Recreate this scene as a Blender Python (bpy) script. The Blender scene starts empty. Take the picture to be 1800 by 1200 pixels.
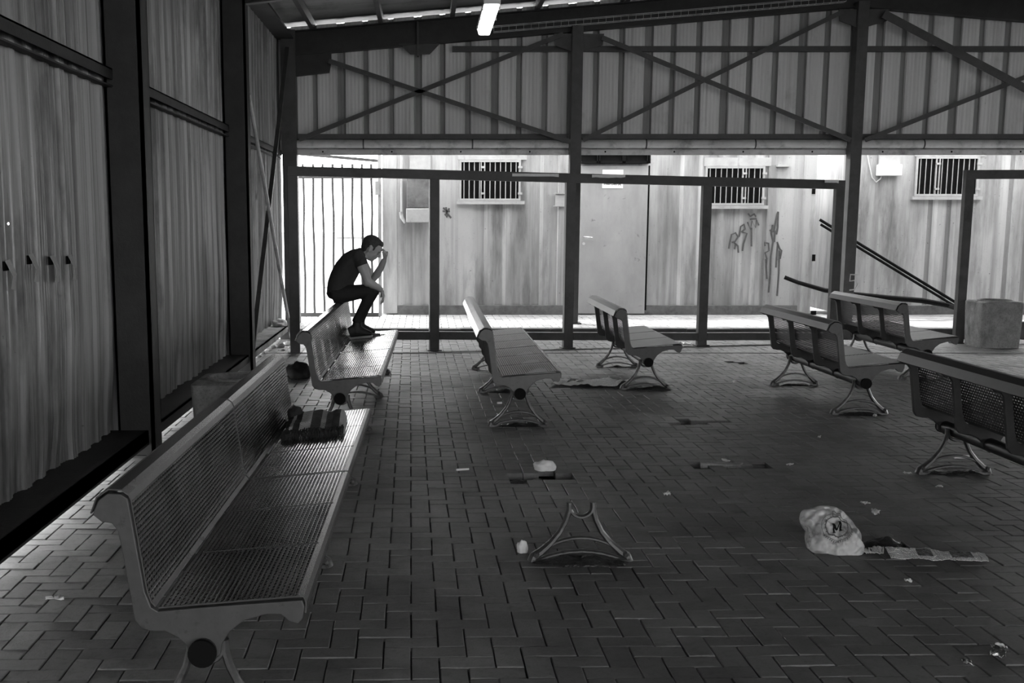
import bpy, bmesh, math, random
from mathutils import Vector, Matrix, noise
random.seed(7)
PI=math.pi
# ------------------------------------------------------------------ camera, world, light
F=2050.;CX=750.;CY=705.;H=1.55;PT=math.atan((CY-388.)/F);PC,PS=math.cos(PT),math.sin(PT)
sc=bpy.context.scene
cam=bpy.data.cameras.new('camera');co=bpy.data.objects.new('camera',cam);sc.collection.objects.link(co);sc.camera=co
co.location=(0,0,H);co.rotation_euler=(PI/2-PT,0,0)
cam.sensor_fit='HORIZONTAL';cam.sensor_width=36;cam.lens=F*36/1800
cam.shift_x=(900-CX)/1800;cam.shift_y=(CY-600)/1800
cam.clip_end=500
SKY_BACK=3.4;SKY_SUN=9.0;FO0=-2.0;FO1=13.0
w=bpy.data.worlds.new('world');sc.world=w;w.use_nodes=True
bg=w.node_tree.nodes['Background'];bg.inputs[0].default_value=(1,1,1,1)
# hazy sky, far brighter towards the sun (ahead of the camera and overhead) than behind the camera
_n=w.node_tree.nodes;_l=w.node_tree.links
_tc=_n.new('ShaderNodeTexCoord');_dp=_n.new('ShaderNodeVectorMath');_dp.operation='DOT_PRODUCT';_dp.inputs[1].default_value=(-.10,.45,.90)
_mr=_n.new('ShaderNodeMapRange');_mr.inputs[1].default_value=.0;_mr.inputs[2].default_value=.95;_mr.inputs[3].default_value=SKY_BACK;_mr.inputs[4].default_value=SKY_SUN
_l.new(_tc.outputs['Generated'],_dp.inputs[0]);_l.new(_dp.outputs['Value'],_mr.inputs[0]);_l.new(_mr.outputs[0],bg.inputs[1])
sc.view_settings.view_transform='Standard';sc.view_settings.look='None';sc.view_settings.gamma=1
sc.view_settings.use_curve_mapping=False
sc.view_settings.exposure=0.65
sc.cycles.max_bounces=8;sc.cycles.diffuse_bounces=5;sc.cycles.transparent_max_bounces=24
def sun(name,energy,direction,angle):
    l=bpy.data.lights.new(name,'SUN');l.energy=energy;l.angle=angle
    o=bpy.data.objects.new(name,l);sc.collection.objects.link(o)
    o.rotation_euler=Vector(direction).to_track_quat('-Z','Y').to_euler();return o
SUN=sun('sun',3.0,(.42,-.36,-1.0),math.radians(6))
# ------------------------------------------------------------------ survey helpers (photo pixel -> place in the world)
def ray(u,v):
    a=(u-CX)/F;b=(CY-v)/F
    return a,PC+b*PS,-PS+b*PC
def G(u,v,z=0.):
    d=ray(u,v);t=(z-H)/d[2];return Vector((d[0]*t,d[1]*t,z))
def A(u,v,Y):
    d=ray(u,v);t=Y/d[1];return Vector((d[0]*t,Y,H+d[2]*t))
def AX(u,v,X):
    d=ray(u,v);t=X/d[0];return Vector((X,d[1]*t,H+d[2]*t))
# ------------------------------------------------------------------ scene helpers
COL=sc.collection
def tag(o,label=None,cat=None,group=None,kind=None):
    if label:o['label']=label
    if cat:o['category']=cat
    if group:o['group']=group
    if kind:o['kind']=kind
    return o
def empty(name,loc=(0,0,0),rz=0,label=None,cat=None,group=None):
    o=bpy.data.objects.new(name,None);COL.objects.link(o);o.location=loc;o.rotation_euler=(0,0,rz)
    o.empty_display_size=.1
    return tag(o,label,cat,group)
class MB:
    def __init__(s):s.v=[];s.f=[];s.m=[];s.uv={}
    def quad(s,a,b,c,d,mi=0,uv=None):
        n=len(s.v);s.v+=[Vector(a),Vector(b),Vector(c),Vector(d)];s.f.append((n,n+1,n+2,n+3));s.m.append(mi)
        if uv:s.uv[len(s.f)-1]=uv
    def add(s,vs,fs,mi=0):
        n=len(s.v);s.v+=[Vector(v) for v in vs];s.f+=[tuple(i+n for i in f) for f in fs];s.m+=[mi]*len(fs)
    def box(s,a,b,mi=0,M=None):
        x0,x1=sorted((a[0],b[0]));y0,y1=sorted((a[1],b[1]));z0,z1=sorted((a[2],b[2]))
        vs=[Vector(p) for p in [(x0,y0,z0),(x1,y0,z0),(x1,y1,z0),(x0,y1,z0),(x0,y0,z1),(x1,y0,z1),(x1,y1,z1),(x0,y1,z1)]]
        if M:vs=[M@v for v in vs]
        s.add(vs,[(0,3,2,1),(4,5,6,7),(0,1,5,4),(1,2,6,5),(2,3,7,6),(3,0,4,7)],mi)
        return s
    def beam(s,p,q,wd,ht,up=(0,0,1),mi=0):
        """box of width wd (sideways) and height ht (along up) from p to q"""
        p=Vector(p);q=Vector(q);d=(q-p).normalized();up=Vector(up);sd=d.cross(up).normalized();u=sd.cross(d).normalized()
        vs=[]
        for c in(p,q):
            for a,b in((-1,-1),(1,-1),(1,1),(-1,1)):vs.append(c+sd*a*wd/2+u*b*ht/2)
        s.add(vs,[(0,3,2,1),(4,5,6,7),(0,1,5,4),(1,2,6,5),(2,3,7,6),(3,0,4,7)],mi);return s
    def tube(s,pts,r,n=10,mi=0,flat=None,cap=True):
        """round tube; r float or list; flat=(axis,scale) squashes the section along axis"""
        pts=[Vector(p) for p in pts];m=len(pts);R=r if isinstance(r,(list,tuple)) else [r]*m
        t0=(pts[1]-pts[0]).normalized();ref=Vector((0,0,1)) if abs(t0.z)<.9 else Vector((0,1,0))
        if flat:ref=Vector(flat[0])
        base=len(s.v)
        for i,p in enumerate(pts):
            t=(pts[min(i+1,m-1)]-pts[max(i-1,0)]).normalized()
            a=(ref-t*ref.dot(t)).normalized();b=t.cross(a)
            k=flat[1] if flat else 1
            for j in range(n):
                th=2*PI*(j+.5)/n
                s.v.append(p+a*math.cos(th)*R[i]*k+b*math.sin(th)*R[i])
            if not flat:ref=a
        for i in range(m-1):
            for j in range(n):
                s.f.append((base+i*n+j,base+i*n+(j+1)%n,base+(i+1)*n+(j+1)%n,base+(i+1)*n+j));s.m.append(mi)
        if cap:
            s.f.append(tuple(base+j for j in range(n))[::-1]);s.m.append(mi)
            s.f.append(tuple(base+(m-1)*n+j for j in range(n)));s.m.append(mi)
        return s
    def prism(s,poly,fn,d0,d1,mi=0):
        """poly list of 2d pts, fn(a,b,d)->3d point"""
        n=len(poly);vs=[fn(a,b,d0) for a,b in poly]+[fn(a,b,d1) for a,b in poly]
        fs=[(i,(i+1)%n,n+(i+1)%n,n+i) for i in range(n)]
        s.add(vs,fs+[tuple(range(n))[::-1],tuple(range(n,2*n))],mi);return s
    def build(s,name,mat,parent=None,loc=(0,0,0),smooth=False,bevel=0,seg=2,label=None):
        me=bpy.data.meshes.new(name);L=Vector(loc)
        me.from_pydata([tuple(v-L) for v in s.v],[],s.f)
        mats=mat if isinstance(mat,(list,tuple)) else [mat]
        for m in mats:me.materials.append(m)
        me.polygons.foreach_set('material_index',s.m)
        if s.uv:
            ul=me.uv_layers.new(name='UVMap')
            for fi,uv in s.uv.items():
                p=me.polygons[fi]
                for k,li in enumerate(p.loop_indices):ul.data[li].uv=uv[k]
        bm=bmesh.new();bm.from_mesh(me);bmesh.ops.remove_doubles(bm,verts=bm.verts,dist=1e-5) if not s.uv or bevel else None
        bmesh.ops.recalc_face_normals(bm,faces=bm.faces);bm.to_mesh(me);bm.free()
        if smooth:
            me.polygons.foreach_set('use_smooth',[True]*len(me.polygons))
            if smooth!='all':me.set_sharp_from_angle(angle=math.radians(40))
        o=bpy.data.objects.new(name,me);COL.objects.link(o);o.location=loc
        if parent:o.parent=parent
        if bevel:
            b=o.modifiers.new('bevel','BEVEL');b.width=bevel;b.segments=seg;b.limit_method='ANGLE';b.angle_limit=math.radians(40)
        if label:o['label']=label
        return o
def copy_tree(o,parent=None):
    c=o.copy();COL.objects.link(c)
    if parent:c.parent=parent
    for ch in list(o.children):copy_tree(ch,c)
    return c
# ------------------------------------------------------------------ materials
def mat(name,c=.2,c2=None,rough=.6,metal=0.,scale=6.,stretch=(1,1,1),bump=.0,bscale=60.,spec=.5,dirt=None,seed=0.,island=0.,lo=.35,hi=.65,rvar=.0):
    """grey painted / weathered surface: two noise-mixed greys, optional dirt (value,scale,lo,hi,stretch) patches and bump"""
    m=bpy.data.materials.new(name);m.use_nodes=True;nt=m.node_tree;N=nt.nodes;L=nt.links
    b=N['Principled BSDF'];b.inputs['Roughness'].default_value=rough;b.inputs['Metallic'].default_value=metal
    b.inputs['Specular IOR Level'].default_value=spec
    tc=N.new('ShaderNodeTexCoord')
    def noi(sc_,st,off,det=6):
        mp=N.new('ShaderNodeMapping');mp.inputs['Scale'].default_value=st;mp.inputs['Location'].default_value=(off,off*1.7,off*.3)
        L.new(tc.outputs['Object'],mp.inputs[0]);n=N.new('ShaderNodeTexNoise');n.inputs['Scale'].default_value=sc_;n.inputs['Detail'].default_value=det
        n.inputs['Roughness'].default_value=.65;L.new(mp.outputs[0],n.inputs['Vector']);return n
    c2=c if c2 is None else c2
    n1=noi(scale,stretch,seed)
    r=N.new('ShaderNodeValToRGB');r.color_ramp.elements[0].position=lo;r.color_ramp.elements[1].position=hi
    r.color_ramp.elements[0].color=(c,c,c,1);r.color_ramp.elements[1].color=(c2,c2,c2,1);L.new(n1.outputs[0],r.inputs[0])
    out=r.outputs[0]
    def mul(a,bsock):
        x=N.new('ShaderNodeMix');x.data_type='RGBA';x.blend_type='MULTIPLY';x.inputs[0].default_value=1
        L.new(a,x.inputs[6]);L.new(bsock,x.inputs[7]);return x.outputs[2]
    for d in(dirt or []):
        n2=noi(d[1],d[4] if len(d)>4 else (1,1,1),seed+3.3+d[1])
        r2=N.new('ShaderNodeValToRGB');r2.color_ramp.elements[0].position=d[2];r2.color_ramp.elements[1].position=d[3]
        r2.color_ramp.elements[0].color=(1,1,1,1);v=d[0];r2.color_ramp.elements[1].color=(v,v,v,1);L.new(n2.outputs[0],r2.inputs[0])
        out=mul(out,r2.outputs[0])
    if island:
        g=N.new('ShaderNodeNewGeometry');mr=N.new('ShaderNodeMapRange');mr.inputs[3].default_value=1-island;mr.inputs[4].default_value=1+island
        L.new(g.outputs['Random Per Island'],mr.inputs[0]);cc=N.new('ShaderNodeCombineColor')
        for i in range(3):L.new(mr.outputs[0],cc.inputs[i])
        out=mul(out,cc.outputs[0])
    L.new(out,b.inputs['Base Color'])
    if rvar:
        mr=N.new('ShaderNodeMapRange');mr.inputs[1].default_value=.3;mr.inputs[2].default_value=.7
        mr.inputs[3].default_value=rough-rvar;mr.inputs[4].default_value=rough+rvar
        n4=noi(scale*.7,stretch,seed+9);L.new(n4.outputs[0],mr.inputs[0]);L.new(mr.outputs[0],b.inputs['Roughness'])
    if bump:
        n3=noi(bscale,(1,1,1),seed+5,3);bp=N.new('ShaderNodeBump');bp.inputs['Strength'].default_value=bump;bp.inputs['Distance'].default_value=.01
        L.new(n3.outputs[0],bp.inputs['Height']);L.new(bp.outputs[0],b.inputs['Normal'])
    return m
def emis(name,s):
    m=bpy.data.materials.new(name);m.use_nodes=True;b=m.node_tree.nodes['Principled BSDF']
    b.inputs['Base Color'].default_value=(.8,.8,.8,1);b.inputs['Emission Color'].default_value=(1,1,1,1);b.inputs['Emission Strength'].default_value=s
    return m
def perforate(m,pu=.016,pv=.030,ru=.24,rv=.38):
    """punch rows of slots through a sheet, rows along its length; UV is in metres"""
    nt=m.node_tree;N=nt.nodes;L=nt.links;b=N['Principled BSDF'];o=N['Material Output']
    uv=N.new('ShaderNodeUVMap');uv.uv_map='UVMap';sp=N.new('ShaderNodeSeparateXYZ');L.new(uv.outputs[0],sp.inputs[0])
    def M(op,a,c=None):
        n=N.new('ShaderNodeMath');n.operation=op
        for i,x in enumerate((a,c)):
            if x is None:continue
            if isinstance(x,(int,float)):n.inputs[i].default_value=x
            else:L.new(x,n.inputs[i])
        return n.outputs[0]
    u=M('DIVIDE',sp.outputs[0],pu);row=M('FLOOR',u)
    odd=M('MULTIPLY',M('MODULO',row,2.),.5)
    v=M('ADD',M('DIVIDE',sp.outputs[1],pv),odd)
    du=M('DIVIDE',M('SUBTRACT',M('FRACT',u),.5),ru);dv=M('DIVIDE',M('SUBTRACT',M('FRACT',v),.5),rv)
    d=M('ADD',M('POWER',M('ABSOLUTE',du),2.),M('POWER',M('ABSOLUTE',dv),4.))
    hole=M('LESS_THAN',d,1.)
    t=N.new('ShaderNodeBsdfTransparent');mx=N.new('ShaderNodeMixShader')
    L.new(hole,mx.inputs[0]);L.new(b.outputs[0],mx.inputs[1]);L.new(t.outputs[0],mx.inputs[2]);L.new(mx.outputs[0],o.inputs[0])
    # the rows between the slots are slightly rolled
    bp=N.new('ShaderNodeBump');bp.inputs['Strength'].default_value=.8;bp.inputs['Distance'].default_value=.0005
    h=M('COSINE',M('MULTIPLY',u,2*PI));L.new(h,bp.inputs['Height']);L.new(bp.outputs[0],b.inputs['Normal'])
    return m
VS=(1,1,.06)   # vertical streaks
M_steel=mat('dark_painted_steel',.040,.062,.55,.0,5,bump=.15,bscale=40,dirt=[(.6,3,.55,.7)])
M_dark=mat('darker_steel',.014,.026,.6,.0,5,bump=.15,bscale=40,dirt=[(.6,3,.55,.7)])  # same steel in a darker grey
M_steel2=mat('rail_steel',.035,.06,.5,.0,8,dirt=[(1.6,25,.66,.72)])
M_sheetL=mat('wall_sheet_weathered',.38,.25,.38,.25,1.6,(1,1.3,.04),bump=.1,bscale=30,dirt=[(.42,1.6,.5,.64,(1,1.2,.4)),(.6,6,.5,.66,(1,2,.015)),(.6,18,.5,.62,(1,2,.01)),(.45,30,.68,.71)],rvar=.1)
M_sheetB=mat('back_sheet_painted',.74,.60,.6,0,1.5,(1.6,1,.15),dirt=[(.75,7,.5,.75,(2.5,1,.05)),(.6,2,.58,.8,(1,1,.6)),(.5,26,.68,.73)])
M_sheetB2=mat('back_sheet_channel_shade',.30,.22,.7,0,3,(1,1,.2))  # shade inside the recessed ribs, painted in as a darker grey
M_roof=mat('roof_sheet',.25,.17,.5,.2,2,(.1,1.5,1),dirt=[(.6,3,.5,.7)])
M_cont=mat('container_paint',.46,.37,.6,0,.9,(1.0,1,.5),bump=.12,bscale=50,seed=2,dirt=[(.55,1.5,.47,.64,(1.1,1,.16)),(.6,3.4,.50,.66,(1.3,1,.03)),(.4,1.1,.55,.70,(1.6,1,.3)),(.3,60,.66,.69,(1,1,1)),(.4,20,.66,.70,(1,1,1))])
M_cont2=mat('container_channel_shade',.27,.20,.65,0,1.6,(1.0,1,.3),bump=.12,bscale=50,seed=2,dirt=[(.55,1.5,.47,.64,(1.1,1,.16)),(.6,3.4,.50,.66,(1.3,1,.03)),(.4,1.1,.55,.70,(1.6,1,.3)),(.3,60,.66,.69,(1,1,1)),(.4,20,.66,.70,(1,1,1))])  # container streaks kept; shade of the recesses put into a darker base colour
M_cont3=mat('container_side_light',.60,.50,.6,0,1.6,(1.0,1,.3),bump=.12,bscale=50,seed=2,dirt=[(.55,1.5,.47,.64,(1.1,1,.16)),(.6,3.4,.50,.66,(1.3,1,.03)),(.4,1.1,.55,.70,(1.6,1,.3)),(.3,60,.66,.69,(1,1,1)),(.4,20,.66,.70,(1,1,1))])  # container streaks kept; side light on left-facing slopes painted in as paler grey
M_door=mat('door_paint',.38,.31,.6,0,2,(1,1,.6),bump=.1,dirt=[(.55,9,.64,.72),(.4,40,.71,.74),(.8,3,.5,.8,(1,1,.2))])
M_contframe=mat('container_rail_paint',.16,.10,.6,0,6,dirt=[(.5,5,.5,.7)])
M_pale=mat('pale_paint',.40,.30,.55,0,5,dirt=[(.5,14,.6,.75,(1,1,.3))])
M_black=mat('black_void',.006,.008,.9,spec=.05)
M_paver=mat('paver_stone',.185,.13,.54,0,1.1,bump=.25,bscale=110,island=.16,dirt=[(.5,.55,.52,.72),(.55,3.1,.53,.72),(.75,40,.5,.7)],rvar=.10,spec=.45)
M_paver2=mat('platform_paver',.36,.28,.7,0,1.5,bump=.2,bscale=100,island=.12,dirt=[(.65,2,.5,.75)])
M_joint=mat('joint_sand',.035,.06,.9,0,20,bump=.3)
M_out=mat('pale_ground',.34,.27,.8,0,1.2,dirt=[(.75,3,.55,.75)])
M_kerb=mat('kerb_stone',.10,.07,.8,0,8,bump=.2)
M_conc=mat('rough_concrete',.30,.20,.85,0,9,bump=.5,bscale=70,dirt=[(.4,3.5,.5,.68,(1,1,.4)),(.7,60,.5,.65)])
M_bench=mat('bench_plate',.085,.065,.42,.2,9,bump=.05,dirt=[(.7,30,.6,.7)],rvar=.06)
M_benchd=mat('bench_plate_dark',.055,.04,.5,.05,9,bump=.05,dirt=[(.7,30,.6,.7)])
M_rib=mat('bench_rib',.055,.035,.45,.3,7)
M_sheetp=perforate(mat('bench_perforated_sheet',.36,.26,.17,.95,3,bump=0,dirt=[(.5,1.6,.5,.66),(.8,6,.5,.7)],rvar=.05))
M_sheetd=perforate(mat('bench_perforated_sheet_dark',.075,.05,.38,.3,3,bump=0,dirt=[(.6,2,.5,.66)]))  # darker, duller copy of the perforated sheet
M_sheetsd=mat('bench_edge_sheet_dark',.06,.045,.42,.1,3)  # darker, duller copy of the edge sheet
M_sheets=mat('bench_edge_sheet',.12,.10,.26,.3,3)
M_pipe=mat('bench_beam',.035,.02,.45,.2,6)
M_cap=mat('bench_beam_cap',.006,.006,.7,spec=.08)
M_cast=mat('cast_leg',.13,.07,.42,.5,14,dirt=[(.4,20,.55,.7)],rvar=.08)
M_galv=mat('galvanised_pipe',.62,.42,.45,.1,2.5,(.5,1,1),dirt=[(.45,4,.5,.68)])
M_white=mat('white_plastic',.8,.72,.45)
M_paper=mat('paper',.78,.68,.8,0,20)
M_foil=mat('foil',.8,.7,.2,.9,30,bump=1.,bscale=60)
M_muck=mat('wet_muck',.014,.03,.35,0,22,bump=1.0,bscale=35)
M_cloth=mat('black_cloth',.012,.02,.85,0,12,bump=.3)
M_skin=mat('skin',.36,.42,.5,0,8)
M_hair=mat('hair',.022,.04,.6,0,60,bump=.5,bscale=120)
M_shirt=mat('shirt_cloth',.03,.038,.9,0,20,bump=.15,bscale=200)
M_jeans=mat('jeans_cloth',.010,.016,.8,0,25)
M_shoe=mat('shoe_suede',.012,.02,.6)
M_sole=mat('shoe_sole',.30,.22,.5)
M_graf=mat('graffiti_paint',.06,.09,.6,0,30)
M_chalk=mat('chalk_mark',.4,.5,.8)
M_lamp=emis('lamp_diffuser',6.)
# ------------------------------------------------------------------ ground and paving
mb=MB();mb.quad((-60,-25,-.10),(60,-25,-.10),(60,16,-.10),(-60,16,-.10));mb.build('floor_base',M_joint,smooth=False)['kind']='structure'
mb=MB()
mb.quad((-60,17.9,.02),(60,17.9,.02),(60,160,.02),(-60,160,.02));mb.quad((-60,-25,-.02),(-2.12,-25,-.02),(-2.12,160,-.02),(-60,160,-.02))
mb.build('outside_ground',M_out)['kind']='structure'
HOLES=[(.47,.86,6.90,7.12),(.60,.86,7.12,7.2),(1.66,2.36,7.26,7.36),(1.86,2.05,7.2,7.26),(1.92,2.36,8.92,9.03),(1.92,2.1,8.82,8.92),(3.28,3.6,12.7,12.88),(2.05,2.36,5.42,5.58),(1.80,1.95,5.24,5.36),
  (.56,.92,5.16,5.26)]
def herring(mb,x0,x1,y0,y1,ztop,th,rot=0.,joint=.0022,holes=(),jit=.0015,wob=.004,cond=None):
    c=.1;i0=int(math.floor(x0/c));i1=int(math.ceil(x1/c));j0=int(math.floor(y0/c));j1=int(math.ceil(y1/c))
    R=Matrix.Rotation(rot,4,'Z')
    for i in range(i0-2,i1+1):
        for j in range(j0-2,j1+1):
            k=(i+j)%4
            if k==0:a,b,cc,d=i*c,j*c,i*c+2*c,j*c+c
            elif k==2:a,b,cc,d=i*c,j*c,i*c+c,j*c+2*c
            else:continue
            cen=R@Vector(((a+cc)/2,(b+d)/2,0))
            if not(x0<=cen.x<=x1 and y0<=cen.y<=y1):continue
            if cond and not cond(cen.x,cen.y):continue
            if any(h[0]<=cen.x<=h[1] and h[2]<=cen.y<=h[3] for h in holes):continue
            g=joint*(.6+random.random()*.9)
            z=ztop+random.uniform(-jit,jit)+wob*noise.noise(Vector((cen.x*1.3,cen.y*1.3,0)))
            tx,ty=random.gauss(0,.008),random.gauss(0,.008)
            def P(x,y,dz):
                q=R@Vector((x,y,0));return(q.x,q.y,z+dz+(x-(a+cc)/2)*tx+(y-(b+d)/2)*ty)
            e=.003
            A_=[P(a+g,b+g,-e),P(cc-g,b+g,-e),P(cc-g,d-g,-e),P(a+g,d-g,-e)]
            B_=[P(a+g+e,b+g+e,0),P(cc-g-e,b+g+e,0),P(cc-g-e,d-g-e,0),P(a+g+e,d-g-e,0)]
            C_=[P(a+g,b+g,-th),P(cc-g,b+g,-th),P(cc-g,d-g,-th),P(a+g,d-g,-th)]
            fs=[(4,5,6,7)]+[(q,(q+1)%4,4+(q+1)%4,4+q) for q in range(4)]+[(8+q,8+(q+1)%4,(q+1)%4,q) for q in range(4)]
            mb.add(A_+B_+C_,fs)
mb=MB()
herring(mb,-2.6,9.5,1.4,15.45,0,.045,rot=math.radians(.8),holes=HOLES,cond=lambda x,y:x<y*.62+1.2)
o=mb.build('floor',M_paver);o['kind']='structure'
mb=MB();mb.quad((-3,1,-.028),(10,1,-.028),(10,15.5,-.028),(-3,15.5,-.028))
# sand bed with the holes left open
bed=MB()
xs=sorted(set([-3,10]+[h[i]+(-.05 if i==0 else .05) for h in HOLES for i in(0,1)]));ys=sorted(set([1,15.5]+[h[i]+(-.05 if i==2 else .05) for h in HOLES for i in(2,3)]))
for a,b in zip(xs,xs[1:]):
    for c_,d_ in zip(ys,ys[1:]):
        cx,cy=(a+b)/2,(c_+d_)/2
        if any(h[0]-.05<cx<h[1]+.05 and h[2]-.05<cy<h[3]+.05 for h in HOLES):continue
        bed.quad((a,c_,-.016),(b,c_,-.016),(b,d_,-.016),(a,d_,-.016))
bed.build('floor_bed',M_joint)['kind']='structure'
# raised platform with kerb
mb=MB();mb.box((-1.95,15.52,-.1),(12,18.4,.112));mb.build('platform_bed',M_joint)['kind']='structure'
mb=MB();herring(mb,-1.95,12,15.60,17.95,.13,.03,joint=.003);mb.build('floor_platform',M_paver2)['kind']='structure'
mb=MB()
x=-1.95
while x<11.9:
    mb.box((x+.004,15.42,-.05),(x+.596,15.57,.135+random.uniform(-.004,.004)));x+=.6
mb.build('kerb_strip',M_kerb,bevel=.008)['kind']='structure'
# far platform edge line near the frame: a flush concrete strip
mb=MB();mb.box((-2.0,13.72,-.03),(10,13.80,.004));mb.build('drain_strip',M_kerb)['kind']='structure'
# ------------------------------------------------------------------ left wall sheeting
XL=-2.06
PIN=[AX(5,292,XL),AX(14,393,XL),AX(269,329,XL),AX(299,335,XL),AX(504-9,126,XL),AX(504-10,107,XL)]
nt=M_sheetL.node_tree;N=nt.nodes;L_=nt.links
tc=N.new('ShaderNodeTexCoord');prev=None
for k,p in enumerate(PIN):
    vm=N.new('ShaderNodeVectorMath');vm.operation='DISTANCE';L_.new(tc.outputs['Object'],vm.inputs[0]);vm.inputs[1].default_value=(p.x,p.y,p.z)
    mm=N.new('ShaderNodeMath');mm.operation='MINIMUM';L_.new(vm.outputs['Value'],mm.inputs[0])
    if prev:L_.new(prev,mm.inputs[1])
    else:mm.inputs[1].default_value=10
    prev=mm.outputs[0]
lt=N.new('ShaderNodeMath');lt.operation='LESS_THAN';lt.inputs[1].default_value=.007;L_.new(prev,lt.inputs[0])
tr=N.new('ShaderNodeBsdfTransparent');mx=N.new('ShaderNodeMixShader');L_.new(lt.outputs[0],mx.inputs[0]);L_.new(N['Principled BSDF'].outputs[0],mx.inputs[1]);L_.new(tr.outputs[0],mx.inputs[2]);L_.new(mx.outputs[0],N['Material Output'].inputs[0])
def prof(y):
    f=(y/.26)%1.
    t=0 if f<.5 else (f-.5)/.1 if f<.6 else 1 if f<.9 else 1-(f-.9)/.1
    fine=.0048*math.cos(2*PI*y/.037)
    return .022*t+fine
mb=MB();zs=[.10,.16,.24,.34,.46,.6,.75,.95,1.2,1.6,2.1,2.45,2.46,3.2,4.16];y=-6.;ysl=[]
while y<16.6:ysl.append(y);y+=.0093 if y>3.5 else .05
def xdent(y,z):
    d=max(0,1-z/.95)
    a=.10*d*d*noise.noise(Vector((y*.9,0,3)))+.05*d*noise.noise(Vector((y*2.6,z*1.5,7)))
    return XL-.02*d-abs(a)*.9+.012*noise.noise(Vector((y*.5,z*.8,1)))
base=0
for y in ysl:
    for z in zs:
        zz=z
        if z==.10:zz=.13+.03*noise.noise(Vector((y*1.7,0,11)))
        mb.v.append(Vector((xdent(y,z)+prof(y),y,zz)))
nz=len(zs)
for i in range(len(ysl)-1):
    for j in range(nz-1):
        a=i*nz+j;mb.f.append((a,a+1,a+nz+1,a+nz));mb.m.append(0)
WL=mb.build('wall_left',M_sheetL,smooth=True);WL['kind']='structure'
for k,(u,v) in enumerate([(14,483),(55,471),(92,472),(123,470)]):
    c=AX(u,v,XL+.035);f=MB();Q=lambda a,b,d:c+Vector((a,b*1.5,d*1.35))
    f.add([Q(0,-.022,.05),Q(0,.022,.055),Q(.03,.02,.0),Q(.035,-.018,-.005),Q(.022,.024,-.055),Q(.02,-.02,-.05)],[(0,1,2,3),(3,2,4,5)])
    o=f.build('torn_flap',M_pale,WL);s=o.modifiers.new('s','SOLIDIFY');s.thickness=.002
    f=MB();f.box((c.x-.012,c.y-.03,c.z+.02),(c.x-.004,c.y+.03,c.z+.065));f.build('tear',M_black,WL)
# ------------------------------------------------------------------ columns, girts, rafters of the shed
def hsec(mb,x,y,z0,z1,wx=.24,wy=.2,t=.012,ax='x'):
    """H section; flanges face -Y/+Y (ax x) or -X/+X (ax y)"""
    if ax=='x':
        mb.box((x-wx/2,y-wy/2,z0),(x+wx/2,y-wy/2+t,z1));mb.box((x-wx/2,y+wy/2-t,z0),(x+wx/2,y+wy/2,z1));mb.box((x-t/2,y-wy/2,z0),(x+t/2,y+wy/2,z1))
    else:
        mb.box((x-wx/2,y-wy/2,z0),(x-wx/2+t,y+wy/2,z1));mb.box((x+wx/2-t,y-wy/2,z0),(x+wx/2,y+wy/2,z1));mb.box((x-wx/2,y-t/2,z0),(x+wx/2,y+t/2,z1))
SL=.083
def rz(X):  # underside of the rafters
    return 3.92+SL*(X+.0) if X<=5.85 else 3.92+SL*5.85-SL*(X-5.85)
lab={3.35:'dark steel wall column nearest, outside left',7.7:'wide dark steel column in the foreground left, standing before the corrugated wall',12.1:'dark steel column behind the near bench and concrete bin, second along the left wall',16.42:'dark steel corner column left of the barred gate'}
for Y in(7.7,12.1,16.42):
    X=-1.92 if Y<16 else -1.88
    t=empty('steel_column',(X,Y,0),0,lab[Y],'column')
    m=MB();
    if Y<16:
        m.box((X-.12,Y-.1,0),(X+.12,Y-.085,4.1));m.box((X-.12,Y+.085,0),(X+.12,Y+.1,4.1));m.box((X-.12,Y-.1,0),(X-.105,Y+.1,4.1));m.box((X+.095,Y-.1,0),(X+.12,Y+.1,4.1))
    else:m.box((X-.1,Y-.1,0),(X+.1,Y+.1,4.1))
    o=m.build('shaft',M_dark if Y<16 else M_steel,t);o.location=(-X,-Y,0)
    m=MB();m.box((X-.14,Y-.14,-.02),(X+.14,Y+.14,.015));o=m.build('base_plate',M_steel,t);o.location=(-X,-Y,0)
    m=MB()
    zb=3.7 if Y<16 else 3.52
    m.prism([(X+.1,zb-.02),(X+.55,zb+.03),(X+.58,zb+.18),(X+.58,rz(X+.58)+.02),(X+.1,rz(X)+.02)],lambda a,b,d:(a,d,b),Y-.05,Y+.05)
    o=m.build('bracket',M_dark,t);o.location=(-X,-Y,0)
for X,lb in((2.03,'dark steel column rising behind the middle of the long frame, left of the container door'),(5.85,'dark steel column with a chalked 5, standing before the gap between containers')):
    Y=16.3;t=empty('steel_column',(X,Y,.13),0,lb,'column')
    m=MB();m.box((X-.075,Y-.09,.13),(X+.075,Y+.09,rz(X)+.05));o=m.build('shaft',M_steel,t,bevel=.004);o.location=(-X,-Y,-.13)
    m=MB();m.box((X-.12,Y-.13,.12),(X+.12,Y+.13,.145));o=m.build('base_plate',M_steel,t);o.location=(-X,-Y,-.13)
    m=MB();zt=rz(X)
    m.prism([(X-.32,zt-.05),(X-.30,zt-.2),(X-.07,zt-.28),(X+.07,zt-.28),(X+.34,zt-.2),(X+.36,zt-.05)],lambda a,b,d:(a,d,b),Y-.03,Y-.01)
    o=m.build('gusset',M_steel,t);o.location=(-X,-Y,-.13)
    if X>5:
        c=A(1500,497,Y-.094);m=MB();s=.10
        pts=[(.5,1.1),(-.45,1.15),(-.5,.25),(.2,.35),(.6,-.2),(.3,-.9),(-.5,-1.)]
        m.tube([c+Vector((a*s,0,b*s)) for a,b in pts],.010,6,flat=((0,1,0),.2));o=m.build('chalk_number',M_chalk,t,label='chalked number 5');o.location=(-X,-Y,-.13)
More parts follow.
